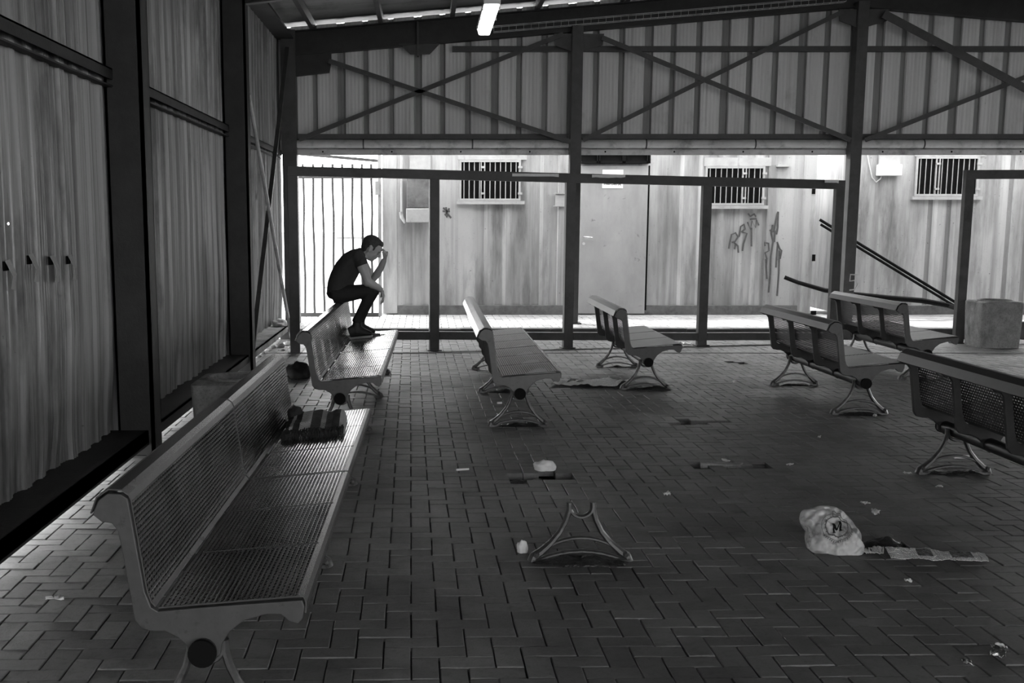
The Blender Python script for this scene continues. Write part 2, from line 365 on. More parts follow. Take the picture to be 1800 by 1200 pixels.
# rafters
for Y,lb in((3.35,None),(7.7,None),(12.1,'dark roof rafter over the middle of the shed'),(16.42,'deep dark roof rafter along the top of the back wall')):
    t=empty('roof_rafter',(5.85,Y,4.4),0,lb or ('dark roof rafter overhead nearest the camera' if Y<4 else 'dark roof rafter above the foreground column'),'rafter')
    m=MB()
    for xa,xb in((-1.95,5.85),(5.85,13.6)):
        pa=Vector((xa,Y,rz(xa)+.16));pb=Vector((xb,Y,rz(xb)+.16))
        m.beam(pa,pb,.012,.32);m.beam(pa-Vector((0,0,.155)),pb-Vector((0,0,.155)),.15,.014);m.beam(pa+Vector((0,0,.155)),pb+Vector((0,0,.155)),.15,.014)
    o=m.build('web_and_flanges',M_dark,t);o.location=-Vector((5.85,Y,4.4))
    if Y>12.2:
        m=MB();X=-.12;m.box((X-.012,Y-.1,rz(X)-.16),(X+.012,Y-.02,rz(X)+.3));o=m.build('stiffener',M_steel,t);o.location=-Vector((5.85,Y,4.4))
        m=MB();m.prism([(-.38,rz(0)),(.18,rz(0)),(.04,rz(0)-.14),(-.22,rz(0)-.14)],lambda a,b,d:(a,d,b),Y-.07,Y-.06)
        o=m.build('joint_plate',M_steel,t);o.location=-Vector((5.85,Y,4.4))
# cable tray under the rear rafter
t=empty('cable_tray',(3.2,16.25,4.1),0,'thin wire cable tray running under the rear roof rafter','cable tray')
m=MB()
for dz in(-.0,.07):
    for dy in(0,.1):m.tube([(.9,16.2+dy,rz(.9)+dz+.06),(5.6,16.2+dy,rz(5.6)+dz+.06)],.005,5)
x=.9
while x<5.6:
    m.tube([(x,16.2,rz(x)+.13),(x,16.2,rz(x)+.06),(x,16.3,rz(x)+.06)],.003,4);x+=.1
o=m.build('wire_basket',M_galv,t);o.location=(-3.2,-16.25,-4.1)
# purlins along Y
for X in(-1.55,-.62,.35,1.5,2.7,3.9,5.1,6.6,7.8,9.0,10.2,11.4,12.6):
    z=rz(X)+.33+.05
    m=MB();m.box((X-.03,-1.5,z-.06),(X+.03,16.75,z+.06));o=m.build('purlin',M_steel,loc=(X,-1.5,z))
    tag(o,'dark roof purlin running front to back under the corrugated roof','purlin','roof purlins')
# roof sheets
def roofsheet(xa,xb,name):
    mb=MB();n=0;y=-6.2;ys=[]
    while y<16.9:ys.append(y);y+=.019 if y>3 else .0095*4
    for y in ys:
        z=.012*math.sin(2*PI*y/.076)
        for X in(xa,xb):mb.v.append(Vector((X,y,rz(X)+.46+z)))
    for i in range(len(ys)-1):
        a=2*i;mb.f.append((a,a+1,a+3,a+2));mb.m.append(0)
    o=mb.build(name,M_roof,smooth='all');o['kind']='structure';return o
roofsheet(-2.3,5.85,'ceiling_west');roofsheet(5.85,13.9,'ceiling_east')
# unseen walls added behind the camera and far right to limit daylight
mb=MB();mb.box((13.75,-6.2,0),(13.8,16.6,3.75));o=mb.build('unseen_wall_right',M_sheetL);o['kind']='structure'
mb=MB();mb.box((-2.1,-6.25,0),(FO0,-6.2,4.2));mb.box((FO1,-6.25,0),(13.8,-6.2,4.2));mb.box((FO0,-6.25,3.6),(FO1,-6.2,4.4));o=mb.build('unseen_wall_front',M_sheetL);o['kind']='structure'  # front opening sized for how much light it lets in
# left wall girts
GR={'bay1':'dark steel wall rail high on the nearest bay of the left wall','bay2':'dark steel wall rail high between the two foreground columns','bay3':'short dark steel wall rail high beside the cross braces'}
bays=[(-1.5,7.6,'bay1'),(7.8,12.0,'bay2'),(12.2,16.32,'bay3')]
for a,b,k in bays:
    m=MB();m.box((-2.045,a,2.385),(-1.985,b,2.395));m.box((-2.045,a,2.49),(-1.985,b,2.50));m.box((-1.995,a,2.43),(-1.985,b,2.50))
    o=m.build('wall_rail',M_dark,loc=(-2.0,a,2.4));tag(o,GR[k],'wall rail')
LD={'bay1':'heavy dark ledge rail at the foot of the nearest wall bay, light leaking under it','bay2':'ledge rail at the foot of the wall behind the concrete bin','bay3':'pale ledge rail at the foot of the wall running to the far corner'}
for a,b,k in bays:
    m=MB();m.box((-2.12,a,.165),(-1.84,b,.18));m.box((-1.855,a,.10),(-1.84,b,.18))
    if k=='bay1':m.box((-1.855,a,.085),(-1.84,b,.18))
    o=m.build('ledge_rail',M_dark if k!='bay3' else M_conc,loc=(-2.0,a,.1));tag(o,LD[k],'wall rail')
m=MB();m.box((-2.04,-1.5,3.98),(-1.88,16.4,4.12));m.box((-1.88,-1.5,3.98),(-1.80,16.4,3.99));o=m.build('eave_beam',M_dark,loc=(-2,-1.5,4));tag(o,'dark eave beam along the top of the left wall','beam')
# braces in left wall far bay
def brace(p,q,wd,lb,name='wall_brace',M=M_steel,cat='brace',up=(0,-1,0)):
    m=MB();m.beam(p,q,wd[0],wd[1],up);o=m.build(name,M,loc=tuple(p));return tag(o,lb,cat)
m=MB();p=AX(437,165,-1.84);q=AX(513,597,-1.78);m.tube([p,q],.022,8);tag(m.build('wall_brace',M_galv,loc=tuple(q),smooth=True),'thin round brace rod slanting down to the far corner of the left wall','brace')
p=AX(505,85,-1.88);q=AX(452,545,-1.88);q=p+(q-p)*1.22;brace(p,q,(.045,.05),'flat brace bar slanting down away from the corner on the left wall',up=(1,0,0))
# ------------------------------------------------------------------ back wall sheeting and bracing
YB=16.54
def profb(x):
    f=((x+.17)/.352)%1.
    k=int(math.floor((x+.17)/.352))
    wd=.17+.10*((k*7)%3==0)
    d=0
    if f<wd:d=1.
    elif f<wd+.04:d=1-(f-wd)/.04
    elif f>.97:d=(f-.97)/.03
    fine=.003*math.cos(2*PI*x/.05)
    return .05*d+fine
mb=MB();x=-2.06;xs=[]
while x<13.8:xs.append(x);x+=.0099
for x in xs:
    for z in(2.46,rz(x)+.40):mb.v.append(Vector((x,YB+profb(x),z)))
for i in range(len(xs)-1):a=2*i;mb.f.append((a,a+1,a+3,a+2));mb.m.append(1 if profb(xs[i])>.035 else 0)  # channel faces get the painted shade
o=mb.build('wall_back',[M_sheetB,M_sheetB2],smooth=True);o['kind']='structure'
# girts
for xa,xb,lb in((.35,1.95,'upper sheeting rail between the lamp and the middle column'),(2.11,5.77,'upper sheeting rail between the middle and right rear columns'),(5.93,9.9,'upper sheeting rail right of the right rear column')):
    m=MB();m.box((xa,16.42,3.83),(xb,16.5,3.90));m.box((xa,16.40,3.83),(xb,16.42,3.845));o=m.build('sheeting_rail',M_steel,loc=(xa,16.45,3.83));tag(o,'dark '+lb,'wall rail')
for xa,xb,w_ in((-1.78,1.95,'left'),(2.11,5.77,'middle'),(5.93,9.9,'right')):
    m=MB();m.box((xa,16.40,2.66),(xb,16.50,2.73));m.box((xa,16.38,2.66),(xb,16.40,2.67))
    o=m.build('sheeting_rail',M_steel,loc=(xa,16.45,2.66));tag(o,'dark lower sheeting rail above the pipe in the %s bay'%w_,'wall rail')
    t=empty('round_pipe',(xa,16.4,2.6),0,'pale horizontal round pipe under the sheeting in the %s bay'%w_,'pipe')
    m=MB();m.tube([(xa,16.42,2.595),(xb,16.42,2.595)],.062,16);o=m.build('pipe',M_galv,t,smooth=True);o.location=(-xa,-16.4,-2.6)
    xx=xa+ .9
    while xx<xb:
        m=MB();m.tube([(xx,16.42,2.595),(xx+.02,16.42,2.595)],.066,16);xx+=1.5
        o=m.build('pipe_joint',M_steel,t,smooth=True);o.location=(-xa,-16.4,-2.6)
    t=empty('edge_trim',(xa,16.45,2.45),0,'pale sheet metal trim below the pipe in the %s bay'%w_,'trim')
    m=MB();m.box((xa,16.40,2.445),(xb,16.41,2.52));m.box((xa,16.40,2.515),(xb,16.56,2.525));o=m.build('trim_strip',M_galv,t);o.location=(-xa,-16.45,-2.45)
    m=MB();xx=xa+.35
    while xx<xb:
        m.tube([(xx,16.392,2.49),(xx,16.40,2.49)],.012,8);xx+=.95
    o=m.build('screw',M_cap,t);o.location=(-xa,-16.45,-2.45)
YR=16.2
for (a,b,c_,d_,lb) in((526,245,990,60,'rising to the middle column'),(578,107,1003,249,'falling to the foot of the middle column')):
    brace(A(a,b,YR),A(c_,d_,YR),(.06,.03),'dark diagonal brace in the left rear bay, '+lb)
for (a,b,c_,d_,lb) in((1025,246,1482,20,'rising to the roof ridge'),(1058,66,1495,246,'falling to the right column')):
    brace(A(a,b,YR-.05),A(c_,d_,YR),(.06,.03),'dark diagonal brace in the middle rear bay, '+lb)
for (a,b,c_,d_,lb) in((1521,246,1953,76,'rising to the right'),(1553,24,1953,235,'falling to the right from the ridge')):
    brace(A(a,b,YR-.05),A(c_,d_,YR),(.06 if b>30 else .10,.03),'dark diagonal brace in the right rear bay, '+lb)
# ------------------------------------------------------------------ fluorescent lamp
p=AX(865,3,.56);q=AX(851,57,.56);zl=(p.z+q.z)/2
t=empty('fluorescent_lamp',(.56,(p.y+q.y)/2,zl),0,'lit fluorescent batten lamp with a frosted cover hanging under the roof','lamp')
y0,y1=p.y-.02,q.y;hw=.065
m=MB();m.prism([(-hw,.0),(-hw*.8,-.05),(hw*.8,-.05),(hw,.0)],lambda a,b,d:(a,d-t.location.y,b),y0+.05,y1-.02);o=m.build('diffuser',M_lamp,t,bevel=.012,seg=3)
m=MB();m.box((-hw-.008,y0,0),(hw+.008,y1,.04),M=Matrix.Translation((0,-t.location.y,0)));o=m.build('housing',M_white,t,bevel=.006)
for yy in(y0+.3,y1-.3):
    m=MB();m.tube([(0,yy-t.location.y,.03),(0,yy-t.location.y,rz(.56)+.34-zl)],.006,6);m.build('hanger_rod',M_steel,t)
for yy in(y0+.2,(y0+y1)/2,y1-.25):
    for s in(-1,1):
        m=MB();m.box((s*(hw+.004),yy-t.location.y-.01,-.02),(s*(hw+.014),yy-t.location.y+.01,.02));m.build('clip',M_steel,t)
# ------------------------------------------------------------------ containers behind
YC=17.85
def C(u,v):return A(u,v,YC)
def random_flag(i):return (i*7)%3!=0
def contwall(x0,x1,flats,z0=.27,z1=2.58,depth=.055):
    """trapezoid corrugated steel wall, flats = list of (xa,xb) left plain"""
    mb=MB();pts=[];x=x0
    def isflat(x):return any(a<=x<=b for a,b in flats)
    while x<x1:
        if isflat(x):
            b=[b for a,b in flats if a<=x<=b][0];pts+=[(x,0),(min(b,x1),0)];x=b+1e-4;continue
        e=[(0,0),(.07,0),(.14,depth),(.21,depth),(.28,0)]
        ok=True
        for dx,d in e:
            if isflat(x+dx) or x+dx>x1:ok=False;break
            pts.append((x+dx,d))
        if not ok:
            nx=min([a for a,b in flats if a>x]+[x1]);pts.append((pts[-1][0]+.03 if pts[-1][0]+.03<nx else nx,0));x=nx+1e-4 if nx<x1 else x1
        else:x+=.28
    pts.append((x1,0));n=len(pts);zs=[z0+(z1-z0)*i/10 for i in range(11)]
    for (xx,d) in pts:
        for z in zs:mb.v.append(Vector((xx,YC+d+.006*noise.noise(Vector((xx*1.2,z*.9,4))),z)))
    for i in range(n-1):
        for j in range(10):
            a=i*11+j;mb.f.append((a,a+1,a+12,a+11));mb.m.append(1 if pts[i][1]>.9*depth and pts[i+1][1]>.9*depth else 2 if pts[i][1]>.9*depth and random_flag(i) else 0)  # recess floors get painted shade, some left-facing slopes painted light
    return mb
def rel(o,t):o.location=-t.location;return o
def casting(mb,x,z,w=.16,h=.12):
    mb.box((x,YC-.012,z),(x+w,YC+.15,z+h))
def window(par,u0,v0,u1,v1,nbars,split,side):
    a=C(u0,v0);b=C(u1,v1);x0,x1=a.x,b.x;z1,z0=a.z,b.z
    t=empty('window',(0,0,0));t.parent=par;t.location=-par.location
    m=MB();m.box((x0,YC-.012,z0),(x1,YC+.004,z1));m.build('pane',M_black,t,label='dark opening')
    m=MB();f=.03
    m.box((x0-f,YC-.045,z0-f),(x1+f,YC-.01,z0));m.box((x0-f,YC-.045,z1),(x1+f,YC-.01,z1+f));m.box((x0-f,YC-.045,z0),(x0,YC-.01,z1));m.box((x1,YC-.045,z0),(x1+f,YC-.01,z1))
    s=x0+(x1-x0)*split;m.box((s-.02,YC-.045,z0),(s-.005,YC-.012,z1));m.box((s+.03,YC-.045,z0),(s+.045,YC-.012,z1))
    for zz in(z0+.06,z1-.09):
        for xx in((x1+.02,),(s+.01,)):m.box((xx[0]-.03,YC-.06,zz),(xx[0]+.035,YC-.03,zz+.03))
    m.build('grille_frame',M_pale,t)
    for k in range(nbars):
        xx=x0+(x1-x0)*(k+.5)/nbars
        m=MB();m.tube([(xx,YC-.03,z0-.01),(xx,YC-.03,z1+.01)],.007,6);m.build('bar',M_pale,t)
    m=MB();m.box((x0-.07,YC-.08,z0-.085),(x1+.09,YC-.0,z0-.035));m.build('sill',M_pale,t)
    m=MB();m.box((x0-.05,YC-.02,z1+.035),(x1+.12,YC-.002,z1+.16));m.build('head_plate',M_pale,t)
def strokes(par,name,pts_list,r,M_,label=None):
    m=MB()
    for pts in pts_list:
        m.tube([A(u,v,YC-.006) for u,v in pts],r,6,flat=((0,1,0),.3))
    o=m.build(name,M_,par,label=label);o.location=-par.location;return o
# container one
X0=C(672,300).x;X1=C(1436,300).x;Z0=.13
t=empty('shipping_container',((X0+X1)/2,YC+1.2,Z0),0,'long pale corrugated container with a door and two barred windows behind the frame','container');CT1=t
XD0=C(1019,400).x;XD1=C(1136,400).x
mb=contwall(X0+.22,X1-.2,[(C(768,300).x,C(825,300).x),(C(983,300).x,C(1170,300).x),(C(1352,300).x,C(1440,300).x)])
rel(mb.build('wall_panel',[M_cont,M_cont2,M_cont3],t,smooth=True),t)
m=MB();m.box((X0,YC-.012,Z0+.02),(X0+.22,YC+.16,2.7));rel(m.build('corner_post',M_cont,t,bevel=.006),t)
m=MB();m.box((X1-.2,YC-.012,Z0+.02),(X1,YC+.16,2.7));rel(m.build('corner_post',M_cont,t,bevel=.006),t)
m=MB();m.box((X0+.22,YC-.015,Z0),(X1-.2,YC+.1,.275));rel(m.build('bottom_rail',M_contframe,t,bevel=.006),t)
m=MB();m.box((X0+.2,YC-.015,2.58),(X1-.2,YC+.1,2.72));rel(m.build('top_rail',M_cont,t,bevel=.006),t)
m=MB();m.box((X0+.01,YC+.04,.16),(X1-.01,YC+2.4,2.70));rel(m.build('body',M_cont,t),t)
for (u,v,a_,b_,c_,d_) in((1431,335,-.03,.02,-.05,.05),(1431,453,-.03,.02,-.05,.05),(1437,553,-.1,-.02,-.02,.06)):
    c=A(u,v,YC-.02);m=MB();m.box((c.x+a_,YC-.02,c.z+c_),(c.x+b_,YC-.0,c.z+d_));rel(m.build('socket',M_black,t),t)
m=MB();c=A(679,560,YC);m.tube([(c.x,YC-.018,c.z+.01),(c.x,YC-.01,c.z+.01)],.04,12);rel(m.build('socket',M_black,t),t)
window(t,811,285,911,349,11,.36,1);window(t,1243,296,1338,357,10,.65,1)
# container door (built in the flat bay)
d=empty('door',(0,0,0));d.parent=t;d.location=-t.location
zt=C(1100,291).z
m=MB();m.box((XD0,YC-.045,.15),(XD1,YC-.014,zt));m.build('door_leaf',M_door,d,bevel=.004)
m=MB();m.box((XD1,YC-.02,.2),(XD1+.03,YC-.01,zt));m.build('door_gap',M_black,d)
m=MB();c=A(1028,416,YC-.05);m.tube([(c.x-.02,YC-.09,c.z),(c.x+.11,YC-.09,c.z-.012)],.009,8);m.tube([(c.x-.02,YC-.09,c.z),(c.x-.02,YC-.04,c.z)],.009,8);m.build('handle',M_foil,d)
m=MB();c=A(1026,428,YC-.05);m.tube([(c.x,YC-.055,c.z),(c.x,YC-.04,c.z)],.022,12);m.build('lock',M_galv,d)
m=MB();a=A(1022,267,YC-.1);b=A(1142,287,YC-.1);m.box((a.x,YC-.16,b.z),(b.x,YC-.01,b.z+.03));m.box((a.x,YC-.16,a.z-.03),(b.x,YC-.01,a.z));m.box((a.x,YC-.10,b.z),(b.x,YC-.01,a.z))
for u in(1050,1054,1095,1098,1138,1142):
    q=A(u,270,YC-.12).x;m.box((q-.01,YC-.16,b.z),(q+.01,YC-.1,a.z))
rel(m.build('door_hood',M_cap,t,label='dark boxed hood over the door'),t)
m=MB();a=A(976,339,YC);b=A(992,363,YC);m.box((a.x-.03,YC-.06,a.z-.015),(b.x,YC-.01,a.z));m.box((a.x-.03,YC-.06,b.z),(b.x,YC-.01,b.z+.015));m.box((a.x,YC-.03,b.z),(b.x,YC-.01,a.z));rel(m.build('bracket',M_pale,t),t)
m=MB();a=A(1364,291,YC);m.box((a.x,YC-.1,a.z-.02),(a.x+.19,YC,a.z+.01));rel(m.build('vent_hood',M_pale,t),t)
m=MB();a=A(720,272,YC);b=A(757,306,YC);m.box((a.x,YC-.03,b.z),(b.x,YC-.01,a.z));rel(m.build('cover_plate',M_pale,t),t)
strokes(t,'graffiti',[[(1281,437),(1283,425),(1286,412),(1293,409),(1297,416),(1292,424),(1286,426)],[(1290,426),(1297,432),(1298,444)],[(1293,428),(1291,438)],
 [(1299,416),(1302,398),(1308,394),(1310,402),(1303,408)],[(1305,408),(1313,410),(1307,428),(1305,441)],[(1314,390),(1319,403),(1322,388),(1328,400),(1330,385),(1334,396)],[(1321,400),(1321,433)],[(1315,375),(1319,380),(1326,376),(1329,381)],[(1318,385),(1330,384)]],.0135,M_graf,'dark dripping graffiti letters')
strokes(t,'graffiti',[[(1345,432),(1344,426),(1351,427),(1352,440),(1345,444),(1348,454),(1347,466)],[(1346,455),(1348,490)],[(1358,395),(1356,410),(1359,425),(1355,450),(1354,480),(1351,514)],[(1353,404),(1360,408),(1366,376),(1368,372)],[(1368,372),(1367,400),(1365,412)],
 [(1366,425),(1371,438),(1374,440),(1371,455)],[(1367,428),(1365,455),(1364,470)],[(1370,440),(1369,480),(1366,520)],[(1362,405),(1361,425)]],.0135,M_graf,'dark dripping graffiti strokes')
strokes(t,'paint_splash',[[(779,365),(787,371),(782,378)],[(784,364),(786,382)],[(790,366),(785,373),(793,383)],[(778,371),(791,371)]],.014,M_graf,'dark star shaped paint splash')
# door sign (own thing screwed on the door)
a=A(1059,298,YC-.05);b=A(1095,331,YC-.05);cxs=(a.x+b.x)/2
t=empty('door_sign',(cxs,YC-.05,b.z),0,'small white plate with a line of Arabic lettering on the container door','sign')
m=MB();m.box((a.x,YC-.056,b.z),(b.x,YC-.047,a.z));rel(m.build('plate',M_white,t,bevel=.002),t)
m=MB();zc=A(1075,324,YC-.05).z;x1=b.x-.04;S=.012
def ar(pts,r=.0045):m.tube([(x1-px_*S,YC-.058,zc+pz_*S) for px_,pz_ in pts],r,5,flat=((0,1,0),.3))
ar([(0,0),(.4,1.1),(1.1,.9),(.9,0),(0,0),(-.1,-1.6)]);ar([(1.2,0),(2.2,0),(2.6,-1.2)]);ar([(3.2,0),(3.2,2.4)]);ar([(4,1.4),(5,1.2),(4.2,0),(6,0),(6.6,.2)]);ar([(6.6,0),(6.6,1)]);ar([(7,0),(8,1),(9.2,.8),(9,0),(7,0)]);ar([(9.4,0),(10.4,-.8),(11.2,0),(11.2,1)])
ar([(13,0),(13,2.4)]);ar([(13,0),(14.6,0),(14.6,2.4)]);ar([(14.6,0),(15.6,0),(15.6,1)]);ar([(15.6,0),(16.4,0),(16.4,.9),(17.2,0),(17.2,.9),(18,0),(18,.8)]);ar([(18.9,0),(18.9,2.3)]);ar([(19.8,0),(20.6,0),(20,.7),(20.5,1.1)])
for dx,dz in((6.6,-1.2),(8.3,1.9),(15.6,1.9),(5,-.9)):ar([(dx,dz),(dx+.3,dz)],.006)
rel(m.build('lettering',M_cap,t),t)
m=MB();cc=A(1077,312,YC-.05);m.tube([(cc.x+.04*math.cos(k*PI/8),YC-.058,cc.z+.04*math.sin(k*PI/8)) for k in range(17)],.004,5,flat=((0,1,0),.3),cap=False);rel(m.build('round_emblem',M_graf,t),t)
# electric box + conduit
a=A(715,312,YC-.12);b=A(756,365,YC-.12);c=A(756,391,YC-.12)
t=empty('electric_box',(a.x,YC-.02,c.z),0,'grey two part electric cabinet fixed on the container end left','electric box')
m=MB();m.box((a.x,YC-.15,b.z),(b.x,YC-.012,a.z));rel(m.build('upper_cabinet',M_contframe,t,bevel=.008,label='darker grey upper cabinet'),t)
m=MB();m.box((a.x-.01,YC-.16,c.z),(c.x,YC-.012,b.z-.01));rel(m.build('lower_cabinet',M_pale,t,bevel=.01),t)
a=A(706,268,YC-.05);b=A(706,375,YC-.05)
t=empty('conduit_pipe',(b.x,YC-.05,b.z),0,'thin pale conduit pipe beside the electric cabinet','pipe')
m=MB();m.tube([(a.x,YC-.05,a.z),(a.x,YC-.05,b.z)],.022,10);rel(m.build('tube',M_pale,t,smooth=True),t)
m=MB();m.tube([(a.x-.01,YC-.06,b.z+.02),(a.x,YC-.07,b.z-.06),(a.x+.05,YC-.06,b.z-.14)],[.035,.03,.02],10);rel(m.build('elbow',M_galv,t,smooth=True),t)
# container two
X2=C(1482,300).x;X3=10.6
t=empty('shipping_container',((X2+X3)/2,YC+1.2,Z0),0,'pale stained container with one barred window at the right, behind the leaning poles','container')
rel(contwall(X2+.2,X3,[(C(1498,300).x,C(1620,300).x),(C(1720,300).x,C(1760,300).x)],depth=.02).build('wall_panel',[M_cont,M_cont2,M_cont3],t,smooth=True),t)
m=MB();m.box((X2,YC-.012,Z0+.02),(X2+.2,YC+.16,2.7));rel(m.build('corner_post',M_cont,t,bevel=.006),t)
m=MB();m.box((X2+.2,YC-.015,Z0),(X3,YC+.1,.275));rel(m.build('bottom_rail',M_contframe,t,bevel=.006),t)
m=MB();m.box((X2+.2,YC-.015,2.58),(X3,YC+.1,2.72));rel(m.build('top_rail',M_cont,t,bevel=.006),t)
m=MB();m.box((X2+.01,YC+.06,.16),(X3,YC+2.4,2.70));rel(m.build('body',M_cont,t),t)
for (u,v) in((1489,353),(1486,441)):
    c=A(u,v,YC-.02);m=MB();m.box((c.x-.02,YC-.02,c.z-.05),(c.x+.02,YC-.0,c.z+.05));rel(m.build('socket',M_black,t),t)
window(t,1613,279,1713,341,11,.32,1)
a=A(1544,289,YC-.1);b=A(1583,309,YC-.1)
t=empty('wall_lamp',(a.x,YC,b.z),0,'boxy white bulkhead lamp high on the right container','lamp')
m=MB();m.box((a.x,YC-.16,b.z),(b.x,YC-.01,a.z));rel(m.build('cover',M_white,t,bevel=.015,seg=3),t)
a2=A(1546,268,YC-.05);m=MB();m.box((a2.x,YC-.06,a.z),(b.x,YC-.01,a2.z));rel(m.build('back_plate',M_pale,t,bevel=.005),t)
t=None
m=MB();m.tube([A(u,v,YC-.03) for u,v in((1524,268),(1528,290),(1533,312),(1540,320),(1548,314),(1549,309))],.010,6);tag(m.build('lamp_cable',M_galv,loc=tuple(A(1540,320,YC-.03)),smooth=True),'looped cable hanging left of the bulkhead lamp','cable')
# gap between the containers: things beyond
YG=20.6
def Gp(u,v):return A(u,v,YG)
t=empty('storage_rack',(Gp(1460,560).x,YG,.02),0,'white boxed shelving glimpsed in the gap between the containers','shelf')
def gb(u0,v0,u1,v1,name,M_,dep=.5,off=0):
    a=Gp(u0,v0);b=Gp(u1,v1);m=MB();m.box((a.x,YG+off,b.z),(b.x,YG+off+dep,a.z));return rel(m.build(name,M_,t,bevel=.01),t)
gb(1445,277,1466,316,'door_panel',M_white);gb(1467,277,1485,316,'door_panel',M_white);gb(1445,272,1485,277,'top_rail',M_pale)
gb(1446,335,1462,349,'box',M_pale,off=.05);gb(1444,350,1461,392,'box',M_white,off=.02);gb(1440,408,1470,413,'shelf',M_pale,off=-.05);gb(1443,415,1462,442,'box',M_pale)
gb(1442,456,1458,477,'box',M_pale);gb(1463,330,1468,560,'upright',M_pale,.05,-.03);gb(1441,495,1452,560,'drum',M_contframe)
m=MB();m.tube([A(1425,477,19.8),A(1465,477,19.8)],.05,10);rel(m.build('cross_pipe',M_pale,t,smooth=True),t)
# ------------------------------------------------------------------ leaning poles in front of right container
p=A(1441,386,17.75);q=G(1712,551,.17)
m=MB();m.tube([p,q],.022,8);o=m.build('leaning_pole',M_cap,loc=tuple(q),smooth=True);tag(o,'upper of two thin dark poles slanting down together from the container gap','pole','leaning poles')
p=p+Vector((0,-.05,-.07));q=q+Vector((-.12,-.05,-.0))
m=MB();m.tube([p,q],.020,8);o=m.build('leaning_pole',M_cap,loc=tuple(q),smooth=True);tag(o,'lower of two thin dark poles slanting down together from the container gap','pole','leaning poles')
pts=[A(1379,487,17.3),A(1402,496,17.25),A(1450,510,17.1),A(1500,517,16.95),A(1560,523,16.9),A(1620,528,16.85),A(1665,536,16.8),G(1712,552,.165)]
m=MB();m.tube(pts,[.03,.03,.034,.036,.038,.04,.036,.03],9);o=m.build('bent_pole',M_cap,loc=tuple(pts[-1]),smooth=True);tag(o,'dark sagging pole lying low across the right container front','pole')
# ------------------------------------------------------------------ frames
def frame(name,pts,tops,lb,xe=None):
    """pts ground points of posts, tops z of top rail top"""
    o0=pts[0];t=empty(name,tuple(o0),0,lb,'frame')
    d=(pts[1]-pts[0]).normalized();rzz=math.atan2(d.y,d.x)
    for p,zt in zip(pts,tops):
        m=MB();M_=Matrix.Translation(p)@Matrix.Rotation(rzz,4,'Z')
        m.box((-.058,-.04,0),(.058,.04,zt-.06),M=M_);m.box((-.085,-.07,0),(.085,.07,.012),M=M_);rel(m.build('post',M_steel,t,bevel=.003),t)
    a=pts[0].copy();b=pts[-1].copy()
    m=MB();ex=d*.058;m.beam(a+Vector((0,0,tops[0]-.055))-ex,b+Vector((0,0,tops[-1]-.055))+ex,.085,.11);rel(m.build('top_rail',M_steel,t,bevel=.003),t)
    for p,q,zp,zq in zip(pts,pts[1:],tops,tops[1:]):
        m=MB();zp-=1.96;zq-=1.96;m.beam(p+Vector((0,0,zp))+d*.06,q+Vector((0,0,zq))-d*.06,.08,.095);rel(m.build('bottom_rail',M_steel,t,bevel=.003),t)
    return t,d
fp=[G(519,620),G(763,617),G(998,612),G(1232,607),G(1461,603)]
# straighten the row
a,b=fp[0],fp[-1];fp=[Vector((p.x,a.y+(b.y-a.y)*(p.x-a.x)/(b.x-a.x),0)) for p in fp]
tp=[A(u,v,p.y).z for (u,v),p in zip([(519,292),(766,299),(1004,306),(1243,312),(1475,317)],fp)]
FR,d=frame('steel_frame',fp,tp,'long dark steel frame of posts and rails standing before the containers')
for u0,u1,v in((900,983,307),(1040,1100,309),(1450,1475,318)):
    k=(A((u0+u1)/2,v,14.2).x-fp[0].x)/(fp[-1].x-fp[0].x)
    m=MB();yy=fp[0].y+(fp[-1].y-fp[0].y)*k-.055
    p=A(u0,v-2,yy);q=A(u1,v+3,yy);dy=d.y/d.x
    n=8
    for i in range(n):
        xa=p.x+(q.x-p.x)*i/n;xb=p.x+(q.x-p.x)*(i+1)/n;ya=yy+(xa-(p.x+q.x)/2)*dy;yb=yy+(xb-(p.x+q.x)/2)*dy
        ra,rb=[.012*noise.noise(Vector((i*.7+u0,0,0))),.012*noise.noise(Vector(((i+1)*.7+u0,0,0)))]
        m.add([(xa,ya,q.z+ra),(xb,yb,q.z+rb),(xb,yb,p.z),(xa,ya,p.z),(xa,ya+.02,q.z+ra),(xb,yb+.02,q.z+rb),(xb,yb+.02,p.z),(xa,ya+.02,p.z)],[(0,1,2,3),(4,5,6,7),(0,1,5,4),(2,3,7,6)])
    rel(m.build('worn_sticker',M_paper,FR,label='torn white sticker strip'),FR)
p0=G(1683,603);p1=Vector((9.4,p0.y+.25,0))
frame('steel_frame',[p0,p1],[A(1703,299,p0.y).z,A(1703,299,p0.y).z+.02],'dark steel frame cut off by the right edge, beside the concrete bin')
# ------------------------------------------------------------------ gate
YGt=17.35;xa=-1.98;xb=A(667,300,YGt).x
t=empty('barred_gate',(xa,YGt,.13),0,'tall barred steel gate open to the white daylight at the left','gate')
us=[533,550,567,585,602,619,636,653]
for u in us:
    xx=A(u+ (0),320,YGt).x;zt=A(u,288,YGt).z
    m=MB();n=9
    m.tube([(xx+.006*math.sin(i*1.3+u),YGt+.004*math.cos(i+u),.2+(zt-.2)*i/n) for i in range(n+1)],.018,7);rel(m.build('bar',M_steel,t,smooth=True),t)
for v,h in((310,.06),(553,.06)):
    z=A(600,v,YGt).z;m=MB();m.box((xa,YGt-.02,z-h/2),(xb,YGt+.02,z+h/2));rel(m.build('cross_rail',M_steel,t),t)
m=MB();m.box((xb-.025,YGt-.025,.15),(xb+.025,YGt+.025,2.62));rel(m.build('gate_post',M_pale,t),t)
m=MB();c=A(664,328,YGt-.04);m.box((c.x-.04,YGt-.05,c.z-.12),(c.x+.03,YGt-.025,c.z+.08));rel(m.build('lock_plate',M_pale,t),t)
